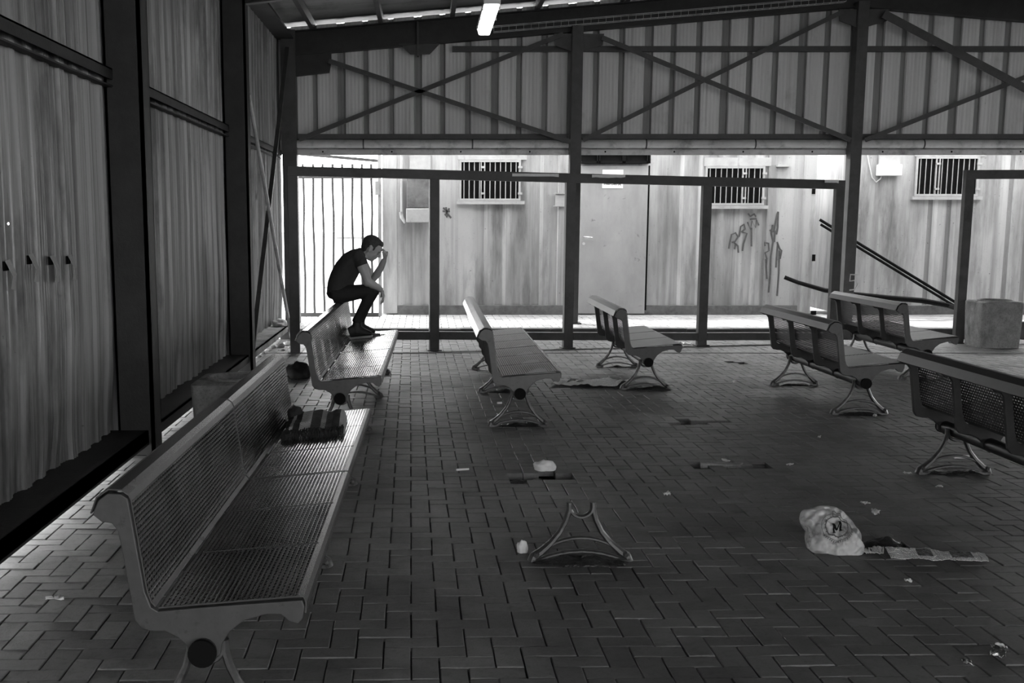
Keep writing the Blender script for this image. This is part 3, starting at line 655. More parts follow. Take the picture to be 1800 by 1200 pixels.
m=MB();m.beam(A(522,270,17.0),A(668,283,17.55),.03,.04);tag(m.build('slanting_bar',M_steel,loc=tuple(A(522,270,17.0))),'thin bar slanting across the white opening above the gate','bar')
# things out in the glare
t=empty('market_canopy',tuple(A(618,430,30)-Vector((0,0,0))),0,'faint thin canopy far outside behind the gate bars','canopy');t.location.z=.02
m=MB();a=A(595,414,30);b=A(645,417,30);m.box((a.x,29.3,b.z-.03),(b.x,30.8,b.z+.02));rel(m.build('canopy_top',M_contframe,t),t)
m=MB();
m.tube([((a.x+b.x)/2,30.2,.02),((a.x+b.x)/2,30.2,b.z)],.03,8);rel(m.build('pole',M_pale,t),t)
def outcrate(u0,v0,u1,v1,Y,name,M_,lb,cat,poly=None):
    a=A(u0,v0,Y);b=A(u1,v1,Y);m=MB();zb=.02
    m.prism([(a.x,a.z),(b.x,a.z),(b.x-(b.x-a.x)*.1,zb),(a.x+(b.x-a.x)*.25,zb)],lambda p,q,d:(p,d,q),Y,Y+.8)
    o=m.build(name,M_,loc=((a.x+b.x)/2,Y,zb),bevel=.03);tag(o,lb,cat)
outcrate(560,480,590,520,27,'boat_hull',M_pale,'pale small boat hull lying outside beyond the gate','boat')
outcrate(531,483,552,490,33,'low_bench',M_contframe,'faint low dark bench far outside at the left of the gate','bench')
# ------------------------------------------------------------------ benches
OUT=[(-.212,.738),(-.232,.752),(-.27,.754),(-.300,.732),(-.318,.690),(-.292,.668),(-.262,.664),(-.245,.640),(-.238,.6),(-.222,.49),(-.205,.365),(-.185,.338),(-.150,.330),(-.115,.330),(-.075,.310),(-.05,.285),(-.048,.255),(0,.222),(.048,.255),(.052,.285),(.08,.330),(.125,.365),(.19,.384),(.235,.384),(.262,.362),(.285,.355),(.300,.370),(.306,.405),(.300,.428),(.05,.409),(-.135,.392),(-.155,.405),(-.172,.452)]
SEAT=[(.306,.385),(.308,.420),(.301,.434),(.285,.4345),(-.135,.397)]
BACK=[(-.146,.402),(-.158,.417),(-.170,.455),(-.207,.730),(-.214,.748),(-.232,.760),(-.27,.762),(-.306,.738),(-.325,.690)]
def sheet(mb,path,y0,y1,th,perf):
    """extruded sheet; UV in metres along path / length; perf = set of segment indices that are punched"""
    P=[Vector((a,0,b)) for a,b in path];n=len(P);nr=[]
    for i in range(n):
        d=(P[min(i+1,n-1)]-P[max(i-1,0)]).normalized();nr.append(Vector((-d.z,0,d.x)))
    s=0;lo=[p-q*th for p,q in zip(P,nr)]
    for i in range(n-1):
        l=(P[i+1]-P[i]).length;mi=0 if i in perf else 1
        for A_,sgn in((P,1),(lo,-1)):
            mb.quad(A_[i]+Vector((0,y0,0)),A_[i+1]+Vector((0,y0,0)),A_[i+1]+Vector((0,y1,0)),A_[i]+Vector((0,y1,0)),mi,[(s,y0),(s+l,y0),(s+l,y1),(s,y1)])
        if 0:pass
        for yy in(y0,y1):
            mb.quad(P[i]+Vector((0,yy,0)),P[i+1]+Vector((0,yy,0)),lo[i+1]+Vector((0,yy,0)),lo[i]+Vector((0,yy,0)),1,[(0,0)]*4)
        s+=l
    for A_ in(0,n-1):
        mb.quad(P[A_]+Vector((0,y0,0)),P[A_]+Vector((0,y1,0)),lo[A_]+Vector((0,y1,0)),lo[A_]+Vector((0,y0,0)),1,[(0,0)]*4)
def leg_mesh():
    m=MB();fl=((0,1,0),1.0)
    for s in(-1,1):
        m.tube([(s*.052,0,.285),(s*.052,0,.25),(s*.066,0,.20),(s*.092,0,.145),(s*.130,0,.095),(s*.175,0,.052),(s*.208,0,.03),(s*.216,0,.004)],[.014,.014,.013,.013,.015,.018,.02,.022],8,flat=((0,1,0),1.5))
        m.tube([(s*.216,0,.012),(s*.18,0,.008),(s*.15,0,.018)],[.02,.018,.012],8,flat=((0,1,0),1.7))
        m.tube([(s*.195,-.02,.045),(s*.2,-.035,.04)],.012,8)
    m.tube([(a*.145,0,.078+.04*(1-a*a)) for a in[-1,-.75,-.5,-.25,0,.25,.5,.75,1]],.009,8,flat=((0,1,0),1.9))
    m.tube([(a*.19,0,.012+.042*(1-a*a)) for a in[-1,-.75,-.5,-.25,0,.25,.5,.75,1]],.009,8,flat=((0,1,0),2.2))
    m.tube([(.052*math.cos(th),0,.268+.052*math.sin(th)) for th in[PI+PI*k/10 for k in range(11)]],.010,8,flat=((0,1,0),2.2))
    return m
RIBP=M_bench
def bench(x,y,L,nmod,legs,rot,lb,dark=False,dz=0.,end_label=None):
    t=empty('waiting_bench',(x,y,dz),math.radians(rot),lb,'bench')
    ml=L/nmod
    for k in range(nmod):
        y0,y1=k*ml+.012,(k+1)*ml-.012
        m=MB();sheet(m,SEAT,y0,y1,.004,{3});m.build('seat_panel',[M_sheetd if dark or lb.startswith('long') else M_sheetp,M_sheetsd if dark else M_sheets],t)
        m=MB();sheet(m,BACK,y0,y1,.004,{1,2});m.build('back_panel',[M_sheetd if dark else M_sheetp,M_sheetsd if dark else M_sheets],t)
        for yy in(y0,y0+(y1-y0)/3,y0+2*(y1-y0)/3,y1): # folded seams seen across the seat
            m=MB();m.tube([(.29,yy,.4375),(-.115,yy,.4015)],.0032,6);m.build('seat_seam',M_sheets,t)
    nb=3*nmod;RM=M_benchd if dark else M_bench
    for i in range(nb+1):
        yy=i*L/nb;th=.03 if i in(0,nb) or i%3==0 else .022
        ya=0 if i==0 else (L-th if i==nb else yy-th/2)
        m=MB();m.prism(OUT,lambda a,b,d:(a,d,b),ya,ya+th)
        m.build('end_plate' if i in(0,nb) else 'rib_plate',RM if i in(0,nb) else M_rib,t,bevel=.003)
    m=MB();m.tube([(0,-.02,.27),(0,L+.02,.27)],.040,18);m.build('beam',M_pipe,t,smooth=True)
    for yy,dd in((-.032,0),(L+.018,0)):
        m=MB();m.tube([(0,yy,.27),(0,yy+.014,.27)],.043,20);m.build('beam_cap',M_cap,t,smooth=True)
    for yl in legs:
        m=leg_mesh();o=m.build('leg',M_cast,t,smooth=True);o.location=(0,yl,0)
    return t
B1=bench(-.672,3.36,3.56,2,(.06,1.75,3.4),-.45,'nearest perforated bench, left foreground, with a folded scarf at its far end')
B2=bench(-.632,8.42,3.62,2,(.08,1.8,3.45),-.5,'bench on which the young man perches, ahead of the barred gate')
B3=bench(.70,8.66,3.62,2,(.10,1.87,3.55),-.1,'long bench in the centre with bright top edge, newspaper beside its near leg')
B4=bench(2.03,10.62,1.88,1,(.12,1.78),-.3,'short bench right of centre, seat towards the right, before the container door',dark=True)
B5=bench(3.50,9.22,1.90,1,(.10,1.78),0,'short dark bench seen from behind, third from the right',dark=True)
B6=bench(4.88,11.32,1.92,1,(.08,1.8),0,'short dark bench at the foot of the column marked 5',dark=True)
B7=bench(3.26,3.62,3.62,2,(.1,1.8,3.45),0,'dark bench at the right edge cut off by the frame, seen from behind',dark=True,dz=-.0)
# orphan stand
m=leg_mesh();o=m.build('leg_stand',M_cast,loc=(0,0,0),smooth=True);o.location=(.71,5.22,-.01);o.scale=(1.04,1,1.0);o.rotation_euler=(0,0,.03)
tag(o,'bare cast bench leg left standing in the paving without a bench','leg')
# muck heaps in holes and under legs
def lump(name,c,rx,ry,h,M_,lb,cat,group=None,seed=0,kind=None,res=14):
    m=MB();n=res
    for i in range(n+1):
        r=i/n
        for j in range(24):
            th=2*PI*j/24;q=1+.28*noise.noise(Vector((math.cos(th)*1.5+seed,math.sin(th)*1.5,seed)))
            x=rx*r*q*math.cos(th);y=ry*r*q*math.sin(th)
            z=h*(1-r**2.2)*(1+.7*noise.noise(Vector((x*14+seed,y*14,seed*2))))+.004*(r<1)*noise.noise(Vector((x*60,y*60,seed)))
            m.v.append(Vector((x,y,z if i<n else -.006)))
    for i in range(n):
        for j in range(24):m.f.append((i*24+j,i*24+(j+1)%24,(i+1)*24+(j+1)%24,(i+1)*24+j));m.m.append(0)
    o=m.build(name,M_,smooth='all');o.location=c
    return tag(o,lb,cat,group,kind)
mk=[((.73,5.17,.0),.24,.06,.03,'dark muck heaped under the bare bench leg'),((.72,8.78,0),.2,.045,.025,'dark muck under the near leg of the centre bench'),((.72,10.55,0),.17,.05,.03,'dark muck under the middle leg of the centre bench'),
 ((2.08,10.72,0),.22,.05,.03,'dark muck under the near leg of the short bench right of centre'),((2.05,12.4,0),.16,.04,.02,'dark muck under the far leg of the short bench right of centre'),((3.5,9.3,0),.2,.05,.025,'dark muck under the near leg of the bench third from the right'),((3.5,11.0,0),.18,.05,.02,'dark muck under the far leg of the bench third from the right'),
 ((3.28,7.1,0),.2,.06,.02,'dark muck under the far leg of the bench at the right edge'),((4.9,11.35,0),.17,.05,.03,'dark muck under the near leg of the bench by the column marked 5'),
 ((2.2,5.5,-.015),.13,.07,.035,'clump of wet muck between the plastic bag and the newspaper')]
for i,(c,rx,ry,h,lb) in enumerate(mk):lump('muck_heap',c,rx,ry,h,M_muck,lb,'dirt',seed=i*3.1)
for i,(x,y,lb) in enumerate([(.66,7.0,'the hole beside the crumpled white paper'),(2.05,7.3,'the long crack right of the bare leg'),(2.1,8.95,'the hole in the paving ahead of the centre bench'),(3.44,12.8,'the farthest paving hole')]):
    lump('rubble',(x,y,-.05),.2,.06,.028,M_conc if i==1 else M_muck,'rubble lying in '+lb,'rubble',seed=i*7.7)
# broken paver standing proud in the crack
m=MB();m.add([(-.14,-.02,-.02),(.13,-.03,-.02),(.15,.03,-.02),(-.13,.045,-.02),(-.14,-.02,.016),(.10,-.035,.008),(.15,.03,.012),(-.13,.045,.02)],[(0,3,2,1),(4,5,6,7),(0,1,5,4),(1,2,6,5),(2,3,7,6),(3,0,4,7)])
c=G(1268,817);o=m.build('broken_paver',M_conc,bevel=.006);o.location=(c.x,c.y,.0);tag(o,'pale broken paving block lying in the long crack','paving block')
# ------------------------------------------------------------------ concrete bins
def rsq(hw,r,n=5):
    pts=[]
    for cx,cy,a0 in((hw-r,hw-r,0),(-hw+r,hw-r,PI/2),(-hw+r,-hw+r,PI),(hw-r,-hw+r,3*PI/2)):
        for k in range(n+1):
            a=a0+PI/2*k/n;pts.append((cx+r*math.cos(a),cy+r*math.sin(a)))
    return pts
def cbin(c,hb,ht,h,lb,rot=0,hole=.19):
    t=empty('concrete_bin',c,rot,lb,'bin')
    m=MB();pr=[(hb,0,.04),(hb+(ht-hb)*.9,h*.9,.05),(ht,h*.97,.06),(ht-.02,h,.06)]
    loops=[]
    for hw,z,r in pr:
        b=len(m.v);pts=rsq(hw,r);m.v+=[Vector((x,y,z)) for x,y in pts];loops.append((b,len(pts)))
    n=loops[0][1]
    for rr,z in((hole+.012,h+.0),(hole,h+.004),(hole-.012,h-.004),(hole-.02,h-.3),(.001,h-.3)):
        b=len(m.v)
        for k in range(n):
            x,y=rsq(.3,.29)[k];a=math.atan2(y,x);m.v.append(Vector((rr*math.cos(a),rr*math.sin(a),z)))
        loops.append((b,n))
    for (a,_),(b,_) in zip(loops,loops[1:]):
        for k in range(n):m.f.append((a+k,a+(k+1)%n,b+(k+1)%n,b+k));m.m.append(0)
    m.build('bin_body',M_conc,t,smooth=True)
    m=MB();m.tube([((hole)*math.cos(k*PI/16),hole*math.sin(k*PI/16),h+.004) for k in range(33)],.012,8,cap=False);m.build('rim',M_conc,t,smooth=True)
    return t
cbin((-1.245,7.60,0),.235,.265,.53,'square concrete bin with a round opening between the near bench and the left wall')
cbin((7.06,14.52,0),.24,.262,.57,'stained square concrete bin at the right edge beside the frame post')
# ------------------------------------------------------------------ cloth things
# black bundle on floor
def bundle(c,rx,ry,h,M_,name,lb,cat):
    bm=bmesh.new();bmesh.ops.create_icosphere(bm,subdivisions=4,radius=1)
    for v in bm.verts:
        p=v.co.copy();k=1+.22*noise.noise(p*1.8+Vector((3,1,0)))+.10*abs(noise.noise(p*5))
        v.co=Vector((p.x*rx*k,p.y*ry*k,max(0,(p.z*.8+.25)*h*k)))
    me=bpy.data.meshes.new(name);bm.to_mesh(me);bm.free();me.materials.append(M_);me.polygons.foreach_set('use_smooth',[True]*len(me.polygons))
    o=bpy.data.objects.new(name,me);COL.objects.link(o);o.location=c;tag(o,lb,cat);return o
o=bundle((-1.28,11.55,.004),.12,.13,.15,M_cloth,'black_bag','crumpled black cloth bag on the paving behind the man\'s bench','bag')
m=MB();m.tube([(-.10,-.05,.02),(-.16,-.08,.01),(-.15,-.1,.008),(-.1,-.09,.02)],.008,6);m.build('strap',M_cloth,o)
# folded scarf on bench 1
def scarf():
    M_s=bpy.data.materials.new('woven_scarf');M_s.use_nodes=True;nt=M_s.node_tree;N=nt.nodes;L=nt.links;b=N['Principled BSDF'];b.inputs['Roughness'].default_value=.9
    tc=N.new('ShaderNodeTexCoord');sp=N.new('ShaderNodeSeparateXYZ');L.new(tc.outputs['Object'],sp.inputs[0])
    r=N.new('ShaderNodeValToRGB');r.color_ramp.interpolation='CONSTANT'
    mr=N.new('ShaderNodeMapRange');mr.inputs[1].default_value=-.17;mr.inputs[2].default_value=.17;L.new(sp.outputs[0],mr.inputs[0]);L.new(mr.outputs[0],r.inputs[0])
    el=r.color_ramp.elements;el[0].position=0;el[0].color=(.03,.03,.03,1);el[1].position=.12;el[1].color=(.5,.5,.5,1)
    for p,c in((.17,.03),(.27,.75),(.44,.08),(.6,.6),(.68,.10),(.78,.04),(.9,.5)):
        e=el.new(p);e.color=(c,c,c,1)
    w1=N.new('ShaderNodeTexChecker');w1.inputs['Scale'].default_value=85;L.new(tc.outputs['Object'],w1.inputs[0]);w1.inputs[1].default_value=(1,1,1,1);w1.inputs[2].default_value=(.35,.35,.35,1)
    mx=N.new('ShaderNodeMix');mx.data_type='RGBA';mx.blend_type='MULTIPLY';mx.inputs[0].default_value=.8;L.new(r.outputs[0],mx.inputs[6]);L.new(w1.outputs[0],mx.inputs[7]);L.new(mx.outputs[2],b.inputs['Base Color'])
    c=Vector((-.615,6.36,.415));t=empty('folded_scarf',c,0.04,'dark patterned woven scarf with fringe folded on the near bench','scarf')
    m=MB();nx,ny=44,40
    def S(i,j,top):
        x=-.165+.33*i/nx;y=-.28+.56*j/ny
        e=min(i,nx-i)/5.;f=min(j,ny-j)/5.;ed=min(1,e,f);ed=math.sqrt(max(0,1-(1-ed)**2))
        z=(.052+.018*noise.noise(Vector((x*9,y*4,1)))+.010*noise.noise(Vector((x*22,y*12,5)))+.012*math.sin(y*9+x*5))*ed if top else 0
        x+=.010*noise.noise(Vector((y*9,0,2)));y+=.025*noise.noise(Vector((x*7,0,9)))
        return Vector((x,y,z+.0 + (x+.0)*.087))
    for i in range(nx+1):
        for j in range(ny+1):m.v.append(S(i,j,True))
    for i in range(nx):
        for j in range(ny):a=i*(ny+1)+j;m.f.append((a,a+ny+1,a+ny+2,a+1));m.m.append(0)
    n0=len(m.v)
    for i in range(nx+1):
        for j in(0,ny):m.v.append(S(i,j,True)*1)
    o=m.build('cloth',M_s,t,smooth='all');sd=o.modifiers.new('s','SOLIDIFY');sd.thickness=.004
    m=MB()
    for k in range(170):
        x=-.165+.33*k/170;z=x*.087
        y=-.275+.025*noise.noise(Vector((x*7,0,9)))
        hh=random.uniform(.02,.05)
        m.tube([(x,y+.02,z+hh),(x+random.uniform(-.006,.006),y-.015,z+hh*.7),(x+random.uniform(-.012,.012),y-.03-random.random()*.015,z+.003)],[.0035,.003,.0015],4)
    o=m.build('fringe',M_cloth,t);o['kind']='stuff'
    bb=bundle((0,0,0),.045,.05,.08,M_cloth,'knot','','');bb.parent=t;bb.location=(-.125,.2,.01)
    for k in('label','category'):
        if k in bb.keys():del bb[k]
    return t
scarf()
# cigarette packet on bench 2 seat
c=G(660,589,.425);t=empty('cigarette_packet',(c.x,c.y,.4195),.25,'small cigarette packet with a lighter on the seat by the man\'s shoes','packet')
m=MB();m.box((-.045,-.03,0),(.045,.03,.022));m.build('box',M_steel2,t,bevel=.003)
m=MB();m.box((.0,-.03,.0221),(.044,.03,.0235));m.build('lid_flap',M_paper,t)
m=MB();m.tube([(.05,-.03,.008),(.10,.02,.008)],.008,8);m.build('lighter',M_galv,t)
# newspapers
def newsmat(name,pics):
    m=bpy.data.materials.new(name);m.use_nodes=True;nt=m.node_tree;N=nt.nodes;L=nt.links;b=N['Principled BSDF'];b.inputs['Roughness'].default_value=.85
    uv=N.new('ShaderNodeUVMap');uv.uv_map='UVMap'
    def tx(s,a,c,ms=.45):
        t=N.new('ShaderNodeTexBrick');t.inputs['Scale'].default_value=s;t.inputs['Color1'].default_value=(a,a,a,1);t.inputs['Color2'].default_value=(c,c,c,1);t.inputs['Mortar'].default_value=(.85,.85,.85,1)
        t.inputs['Mortar Size'].default_value=.02;t.inputs['Row Height'].default_value=.12;t.inputs['Brick Width'].default_value=.9;L.new(uv.outputs[0],t.inputs[0]);return t
    t1=tx(6,.45,.7);n=N.new('ShaderNodeTexNoise');n.inputs['Scale'].default_value=40;mp=N.new('ShaderNodeMapping');mp.inputs['Scale'].default_value=(2.2,1,1);L.new(uv.outputs[0],mp.inputs[0]);L.new(mp.outputs[0],n.inputs[0])
    r=N.new('ShaderNodeValToRGB');r.color_ramp.elements[0].position=.42;r.color_ramp.elements[1].position=.5;r.color_ramp.elements[0].color=(.16,.16,.16,1);r.color_ramp.elements[1].color=(.8,.8,.8,1);L.new(n.outputs[0],r.inputs[0])
    mx=N.new('ShaderNodeMix');mx.data_type='RGBA';mx.inputs[0].default_value=.55;L.new(t1.outputs[0],mx.inputs[6]);L.new(r.outputs[0],mx.inputs[7]);out=mx.outputs[2]
    sp=N.new('ShaderNodeSeparateXYZ');L.new(uv.outputs[0],sp.inputs[0])
    def M(op,a,c):
        q=N.new('ShaderNodeMath');q.operation=op
        for i,x in enumerate((a,c)):
            if isinstance(x,(int,float)):q.inputs[i].default_value=x
            else:L.new(x,q.inputs[i])
        return q.outputs[0]
    for (a,bb,c,d,g) in pics:
        mk=M('MULTIPLY',M('MULTIPLY',M('GREATER_THAN',sp.outputs[0],a),M('LESS_THAN',sp.outputs[0],bb)),M('MULTIPLY',M('GREATER_THAN',sp.outputs[1],c),M('LESS_THAN',sp.outputs[1],d)))
        x=N.new('ShaderNodeMix');x.data_type='RGBA';L.new(mk,x.inputs[0]);L.new(out,x.inputs[6]);x.inputs[7].default_value=(g,g,g,1)
        if g<.2:
            nn=N.new('ShaderNodeTexNoise');nn.inputs['Scale'].default_value=14;L.new(uv.outputs[0],nn.inputs[0]);rr=N.new('ShaderNodeValToRGB');rr.color_ramp.elements[0].position=.4;rr.color_ramp.elements[1].position=.6
            rr.color_ramp.elements[0].color=(.02,.02,.02,1);rr.color_ramp.elements[1].color=(.22,.22,.22,1);L.new(nn.outputs[0],rr.inputs[0]);L.new(rr.outputs[0],x.inputs[7])
        out=x.outputs[2]
    L.new(out,b.inputs['Base Color']);return m
def newspaper(corners,M_,lb,amp=.012,seed=0,folds=()):
    """corners: near-left, near-right, far-right, far-left ground points"""
    a,b,c,d=[Vector(p) for p in corners];m=MB();nx,ny=60,14;ctr=(a+b+c+d)/4
    P=[]
    for i in range(nx+1):
        row=[]
        for j in range(ny+1):
            u,v=i/nx,j/ny;p=(a*(1-u)+b*u)*(1-v)+(d*(1-u)+c*u)*v
            edge=.02*noise.noise(Vector((u*6+seed,0,3)))*(1 if v<.5 else -1)*abs(v-.5)*2
            z=.010+amp*(noise.noise(Vector((u*5+seed,v*1.5,0)))+.5*noise.noise(Vector((u*13+seed,v*3,7)))+.6)
            row.append(Vector((p.x,p.y+edge,max(.006,z))))
        P.append(row)
    for i in range(nx):
        for j in range(ny):
            m.quad(P[i][j],P[i+1][j],P[i+1][j+1],P[i][j+1],0,[(i/nx,j/ny),((i+1)/nx,j/ny),((i+1)/nx,(j+1)/ny),(i/nx,(j+1)/ny)])
    o=m.build('newspaper',M_,loc=tuple(ctr),smooth='all');tag(o,lb,'newspaper')
    s=o.modifiers.new('s','SOLIDIFY');s.thickness=.002;s.offset=1;return o
np1=newsmat('newsprint_a',[(.06,.14,.3,.9,.75),(.30,.46,.35,.95,.05),(.50,.56,.1,.9,.62),(.64,.86,.2,.98,.05),(.88,1.,.0,1.,.55)])
newspaper([G(1566,986),G(1738,991),G(1730,976),G(1555,965)],np1,'printed newspaper sheet lying right of the plastic bag',.007,2)
np2=newsmat('newsprint_b',[(.0,.1,.0,1.,.6),(.18,.3,.5,1.,.05),(.35,.45,.2,.7,.08),(.6,.75,.1,.6,.6)])
newspaper([G(968,680),G(1085,683),G(1105,669),G(980,670)],np2,'crumpled newspaper on the paving between the two central benches',.03,9)
m=MB();o=newspaper([G(1515,977),G(1553,978),G(1553,966),G(1515,967)],np2,'small dirty newspaper scrap touching the plastic bag',.01,5)
# ------------------------------------------------------------------ plastic bag
def bag():
    m_=bpy.data.materials.new('thin_plastic');m_.use_nodes=True;nt=m_.node_tree;N=nt.nodes;L=nt.links;b=N['Principled BSDF']
    b.inputs['Base Color'].default_value=(.75,.75,.75,1);b.inputs['Roughness'].default_value=.32
    tl=N.new('ShaderNodeBsdfTranslucent');tl.inputs[0].default_value=(.8,.8,.8,1);m1=N.new('ShaderNodeMixShader');m1.inputs[0].default_value=.35
    tr=N.new('ShaderNodeBsdfTransparent');m2=N.new('ShaderNodeMixShader')
    L.new(b.outputs[0],m1.inputs[1]);L.new(tl.outputs[0],m1.inputs[2])
    tc=N.new('ShaderNodeTexCoord');n=N.new('ShaderNodeTexNoise');n.inputs['Scale'].default_value=9;L.new(tc.outputs['Object'],n.inputs[0])
    mr=N.new('ShaderNodeMapRange');mr.inputs[1].default_value=.42;mr.inputs[2].default_value=.60;mr.inputs[3].default_value=.08;mr.inputs[4].default_value=.70;L.new(n.outputs[0],mr.inputs[0])
    L.new(mr.outputs[0],m2.inputs[0]);L.new(m1.outputs[0],m2.inputs[1]);L.new(tr.outputs[0],m2.inputs[2]);L.new(m2.outputs[0],N['Material Output'].inputs[0])
    n2=N.new('ShaderNodeTexNoise');n2.inputs['Scale'].default_value=16;L.new(tc.outputs['Object'],n2.inputs[0]);bp=N.new('ShaderNodeBump');bp.inputs['Strength'].default_value=1.;bp.inputs['Distance'].default_value=.05;L.new(n2.outputs[0],bp.inputs['Height']);L.new(bp.outputs[0],b.inputs['Normal'])
    out=[(440,245),(400,380),(500,560),(495,700),(520,820),(650,920),(850,960),(950,1020),(1150,1020),(1350,1015),(1430,930),(1430,830),(1380,760),(1375,640),(1290,520),(1200,400),(1060,260),(900,190),(740,180),(550,230)]
    px=[(1360+a/9,870+b/9) for a,b in out]
    c0=G(1470,975);Y0=c0.y+.02
    # the bag leans back: its skin spans a plane rising from the ground and tilting away
    tilt=math.radians(38);nrm=Vector((0,-math.cos(tilt),math.sin(tilt)));org=Vector((c0.x,Y0,.012))
    def onpl(u,v):
        d=Vector(ray(u,v));o_=Vector((0,0,H));tt=(org-o_).dot(nrm)/d.dot(nrm);return o_+d*tt
    ax=Vector((1,0,0));ay=Vector((0,math.sin(tilt),math.cos(tilt)))
    P2=[((onpl(*p)-org).dot(ax),(onpl(*p)-org).dot(ay)) for p in px]
    cu=sum(p[0] for p in P2)/len(P2);cv=sum(p[1] for p in P2)/len(P2)
    ang=sorted([(math.atan2(p[1]-cv,p[0]-cu),math.hypot(p[0]-cu,p[1]-cv)) for p in P2])
    def rad(th):
        th=(th+PI)%(2*PI)-PI
        for (a0,r0),(a1,r1) in zip([(ang[-1][0]-2*PI,ang[-1][1])]+ang,ang+[(ang[0][0]+2*PI,ang[0][1])]):
            if a0<=th<=a1:
                k=(th-a0)/(a1-a0+1e-9);return r0+(r1-r0)*k
        return ang[0][1]
    def surf(u,v,side):
        th=math.atan2(v,u);R_=rad(th);r=min(1,math.hypot(u,v)/R_)
        w_=noise.noise(Vector((u*14,v*14,side*5)))*.016+noise.noise(Vector((u*34,v*34,side*3)))*.012+abs(noise.noise(Vector((u*30-v*12,v*18+u*9,side*3+4))))*-.02+abs(noise.noise(Vector((u*9+v*7,v*22-u*10,2+side))))*.022
        h=(.075*math.sqrt(max(0,1-r**2.4))+w_*min(1,(1-r)*5))*(1 if side>0 else -.55)
        q=org+ax*(cu+u)+ay*(cv+v)+nrm*h
        if q.z<.004:q.z=.004
        return q
    t=empty('plastic_bag',org,0,'crumpled translucent plastic carrier bag with a printed M on the paving','bag')
    for side,nm in((1,'front_skin'),(-1,'back_skin')):
        m=MB();nr,na=34,96
        for i in range(nr+1):
            for j in range(na):
                th=2*PI*j/na-PI;r=(i/nr)*rad(th);m.v.append(surf(r*math.cos(th),r*math.sin(th),side))
        for i in range(nr):
            for j in range(na):m.f.append((i*na+j,i*na+(j+1)%na,(i+1)*na+(j+1)%na,(i+1)*na+j));m.m.append(0)
        rel(m.build(nm,m_,t,smooth='all'),t)
    # print
    pc=onpl(1360+915/9,870+600/9);u0=(pc-org).dot(ax)-cu;v0=(pc-org).dot(ay)-cv;s=(onpl(1470,935)-onpl(1461,935)).length/9*1.
    S=abs((onpl(1471,935)-onpl(1461,935)).x)/90 # metres per zoomed pixel
    Sv=(onpl(1461,930)-onpl(1461,940)).length/90
    def pr(m,pts,r):
        q=[]
        for k in range(len(pts)-1):
            for i in range(5):
                a=pts[k][0]+(pts[k+1][0]-pts[k][0])*i/5;b_=pts[k][1]+(pts[k+1][1]-pts[k][1])*i/5;q.append((a,b_))
        q.append(pts[-1]);m.tube([surf(u0+(a-915)*S,v0-(b_-600)*Sv,1)+nrm*.003 for a,b_ in q],r,5,flat=((0,-1,.3),.25))
    m=MB()
    pr(m,[(860,690),(868,560)],.0042);pr(m,[(865,560),(915,650)],.0055);pr(m,[(915,650),(968,530)],.0028);pr(m,[(968,530),(968,660)],.0055);pr(m,[(840,692),(885,688)],.002);pr(m,[(850,558),(885,556)],.002);pr(m,[(945,662),(990,660)],.002);pr(m,[(945,530),(985,528)],.002)
    rel(m.build('printed_letter',M_cap,t,label='dark printed letter M'),t)
    m=MB()
    for R1,R2,rr in((175,160,.0022),(230,205,.0012)):
        pr(m,[(915+R1*math.cos(k*PI/12),600+R2*math.sin(k*PI/12)) for k in range(25)],rr)
    for k in range(44):
        a=k*2*PI/44
        if .15*PI<a<1.6*PI or a>1.7*PI:pr(m,[(915+160*math.cos(a),600+148*math.sin(a)),(915+(178+12*(k%2))*math.cos(a),600+(164+10*(k%2))*math.sin(a))],.0022)
    for k in range(16):
        a=.15*PI+k*.7*PI/16;pr(m,[(915+235*math.cos(a),600+212*math.sin(a)),(915+255*math.cos(a+.03),600+232*math.sin(a+.03))],.0018)
    pr(m,[(890,440),(900,360),(960,345),(1020,380),(1030,440)],.0018)
    rel(m.build('printed_ring',M_graf,t),t)
bag()
# ------------------------------------------------------------------ litter
def scrap(u,v,sz,h,M_,name,lb,cat,seed,z=0.006,asp=.6):
    c=G(u,v);m=MB();n=7
    for i in range(n+1):
        for j in range(n+1):
            x=(i/n-.5)*sz;y=(j/n-.5)*sz*asp
            x+=.15*sz*noise.noise(Vector((i*.6+seed,j*.5,1)));y+=.15*sz*noise.noise(Vector((i*.5,j*.6+seed,4)))
            m.v.append(Vector((x,y,max(0,h*(.5+noise.noise(Vector((i*.5+seed,j*.5,seed)))*1.3)))))
    for i in range(n):
        for j in range(n):a=i*(n+1)+j;m.f.append((a,a+n+1,a+n+2,a+1));m.m.append(0)
    o=m.build(name,M_,smooth='all');o.location=(c.x,c.y,z);o.rotation_euler=(0,0,seed%3);s=o.modifiers.new('s','SOLIDIFY');s.thickness=.0015;s.offset=1
    return tag(o,lb,cat)
c=G(958,826);bundle((c.x,c.y+.02,-.004),.07,.045,.06,M_paper,'crumpled_paper','crumpled white paper beside the paving hole left of centre','paper')
c=G(918,971);bundle((c.x,c.y,.002),.026,.022,.055,M_paper,'crumpled_paper','small white crumpled packet at the left foot of the bare leg','paper')
scrap(1172,872,.04,.02,M_paper,'paper_scrap','tiny white scrap on the open paving right of the bare leg','paper',3.1)
scrap(1521,887,.045,.012,M_paper,'paper_scrap','small folded white scrap above the bag, farther of the two','paper',0.2)
scrap(1539,904,.055,.02,M_paper,'paper_scrap','small bent white scrap right above the plastic bag','paper',4.5)
scrap(1596,1024,.03,.01,M_paper,'paper_scrap','tiny white scrap below the newspaper','paper',5.5)
scrap(1755,1140,.05,.012,M_paper,'paper_scrap','white scrap near the bottom right corner','paper',6.1)
scrap(1755,1152,.08,.02,M_foil,'foil_wrapper','crumpled foil wrapper at the bottom right corner','wrapper',6.9)
scrap(1700,1169,.05,.012,M_foil,'foil_wrapper','small clear wrapper left of the foil at the bottom right','wrapper',7.3)
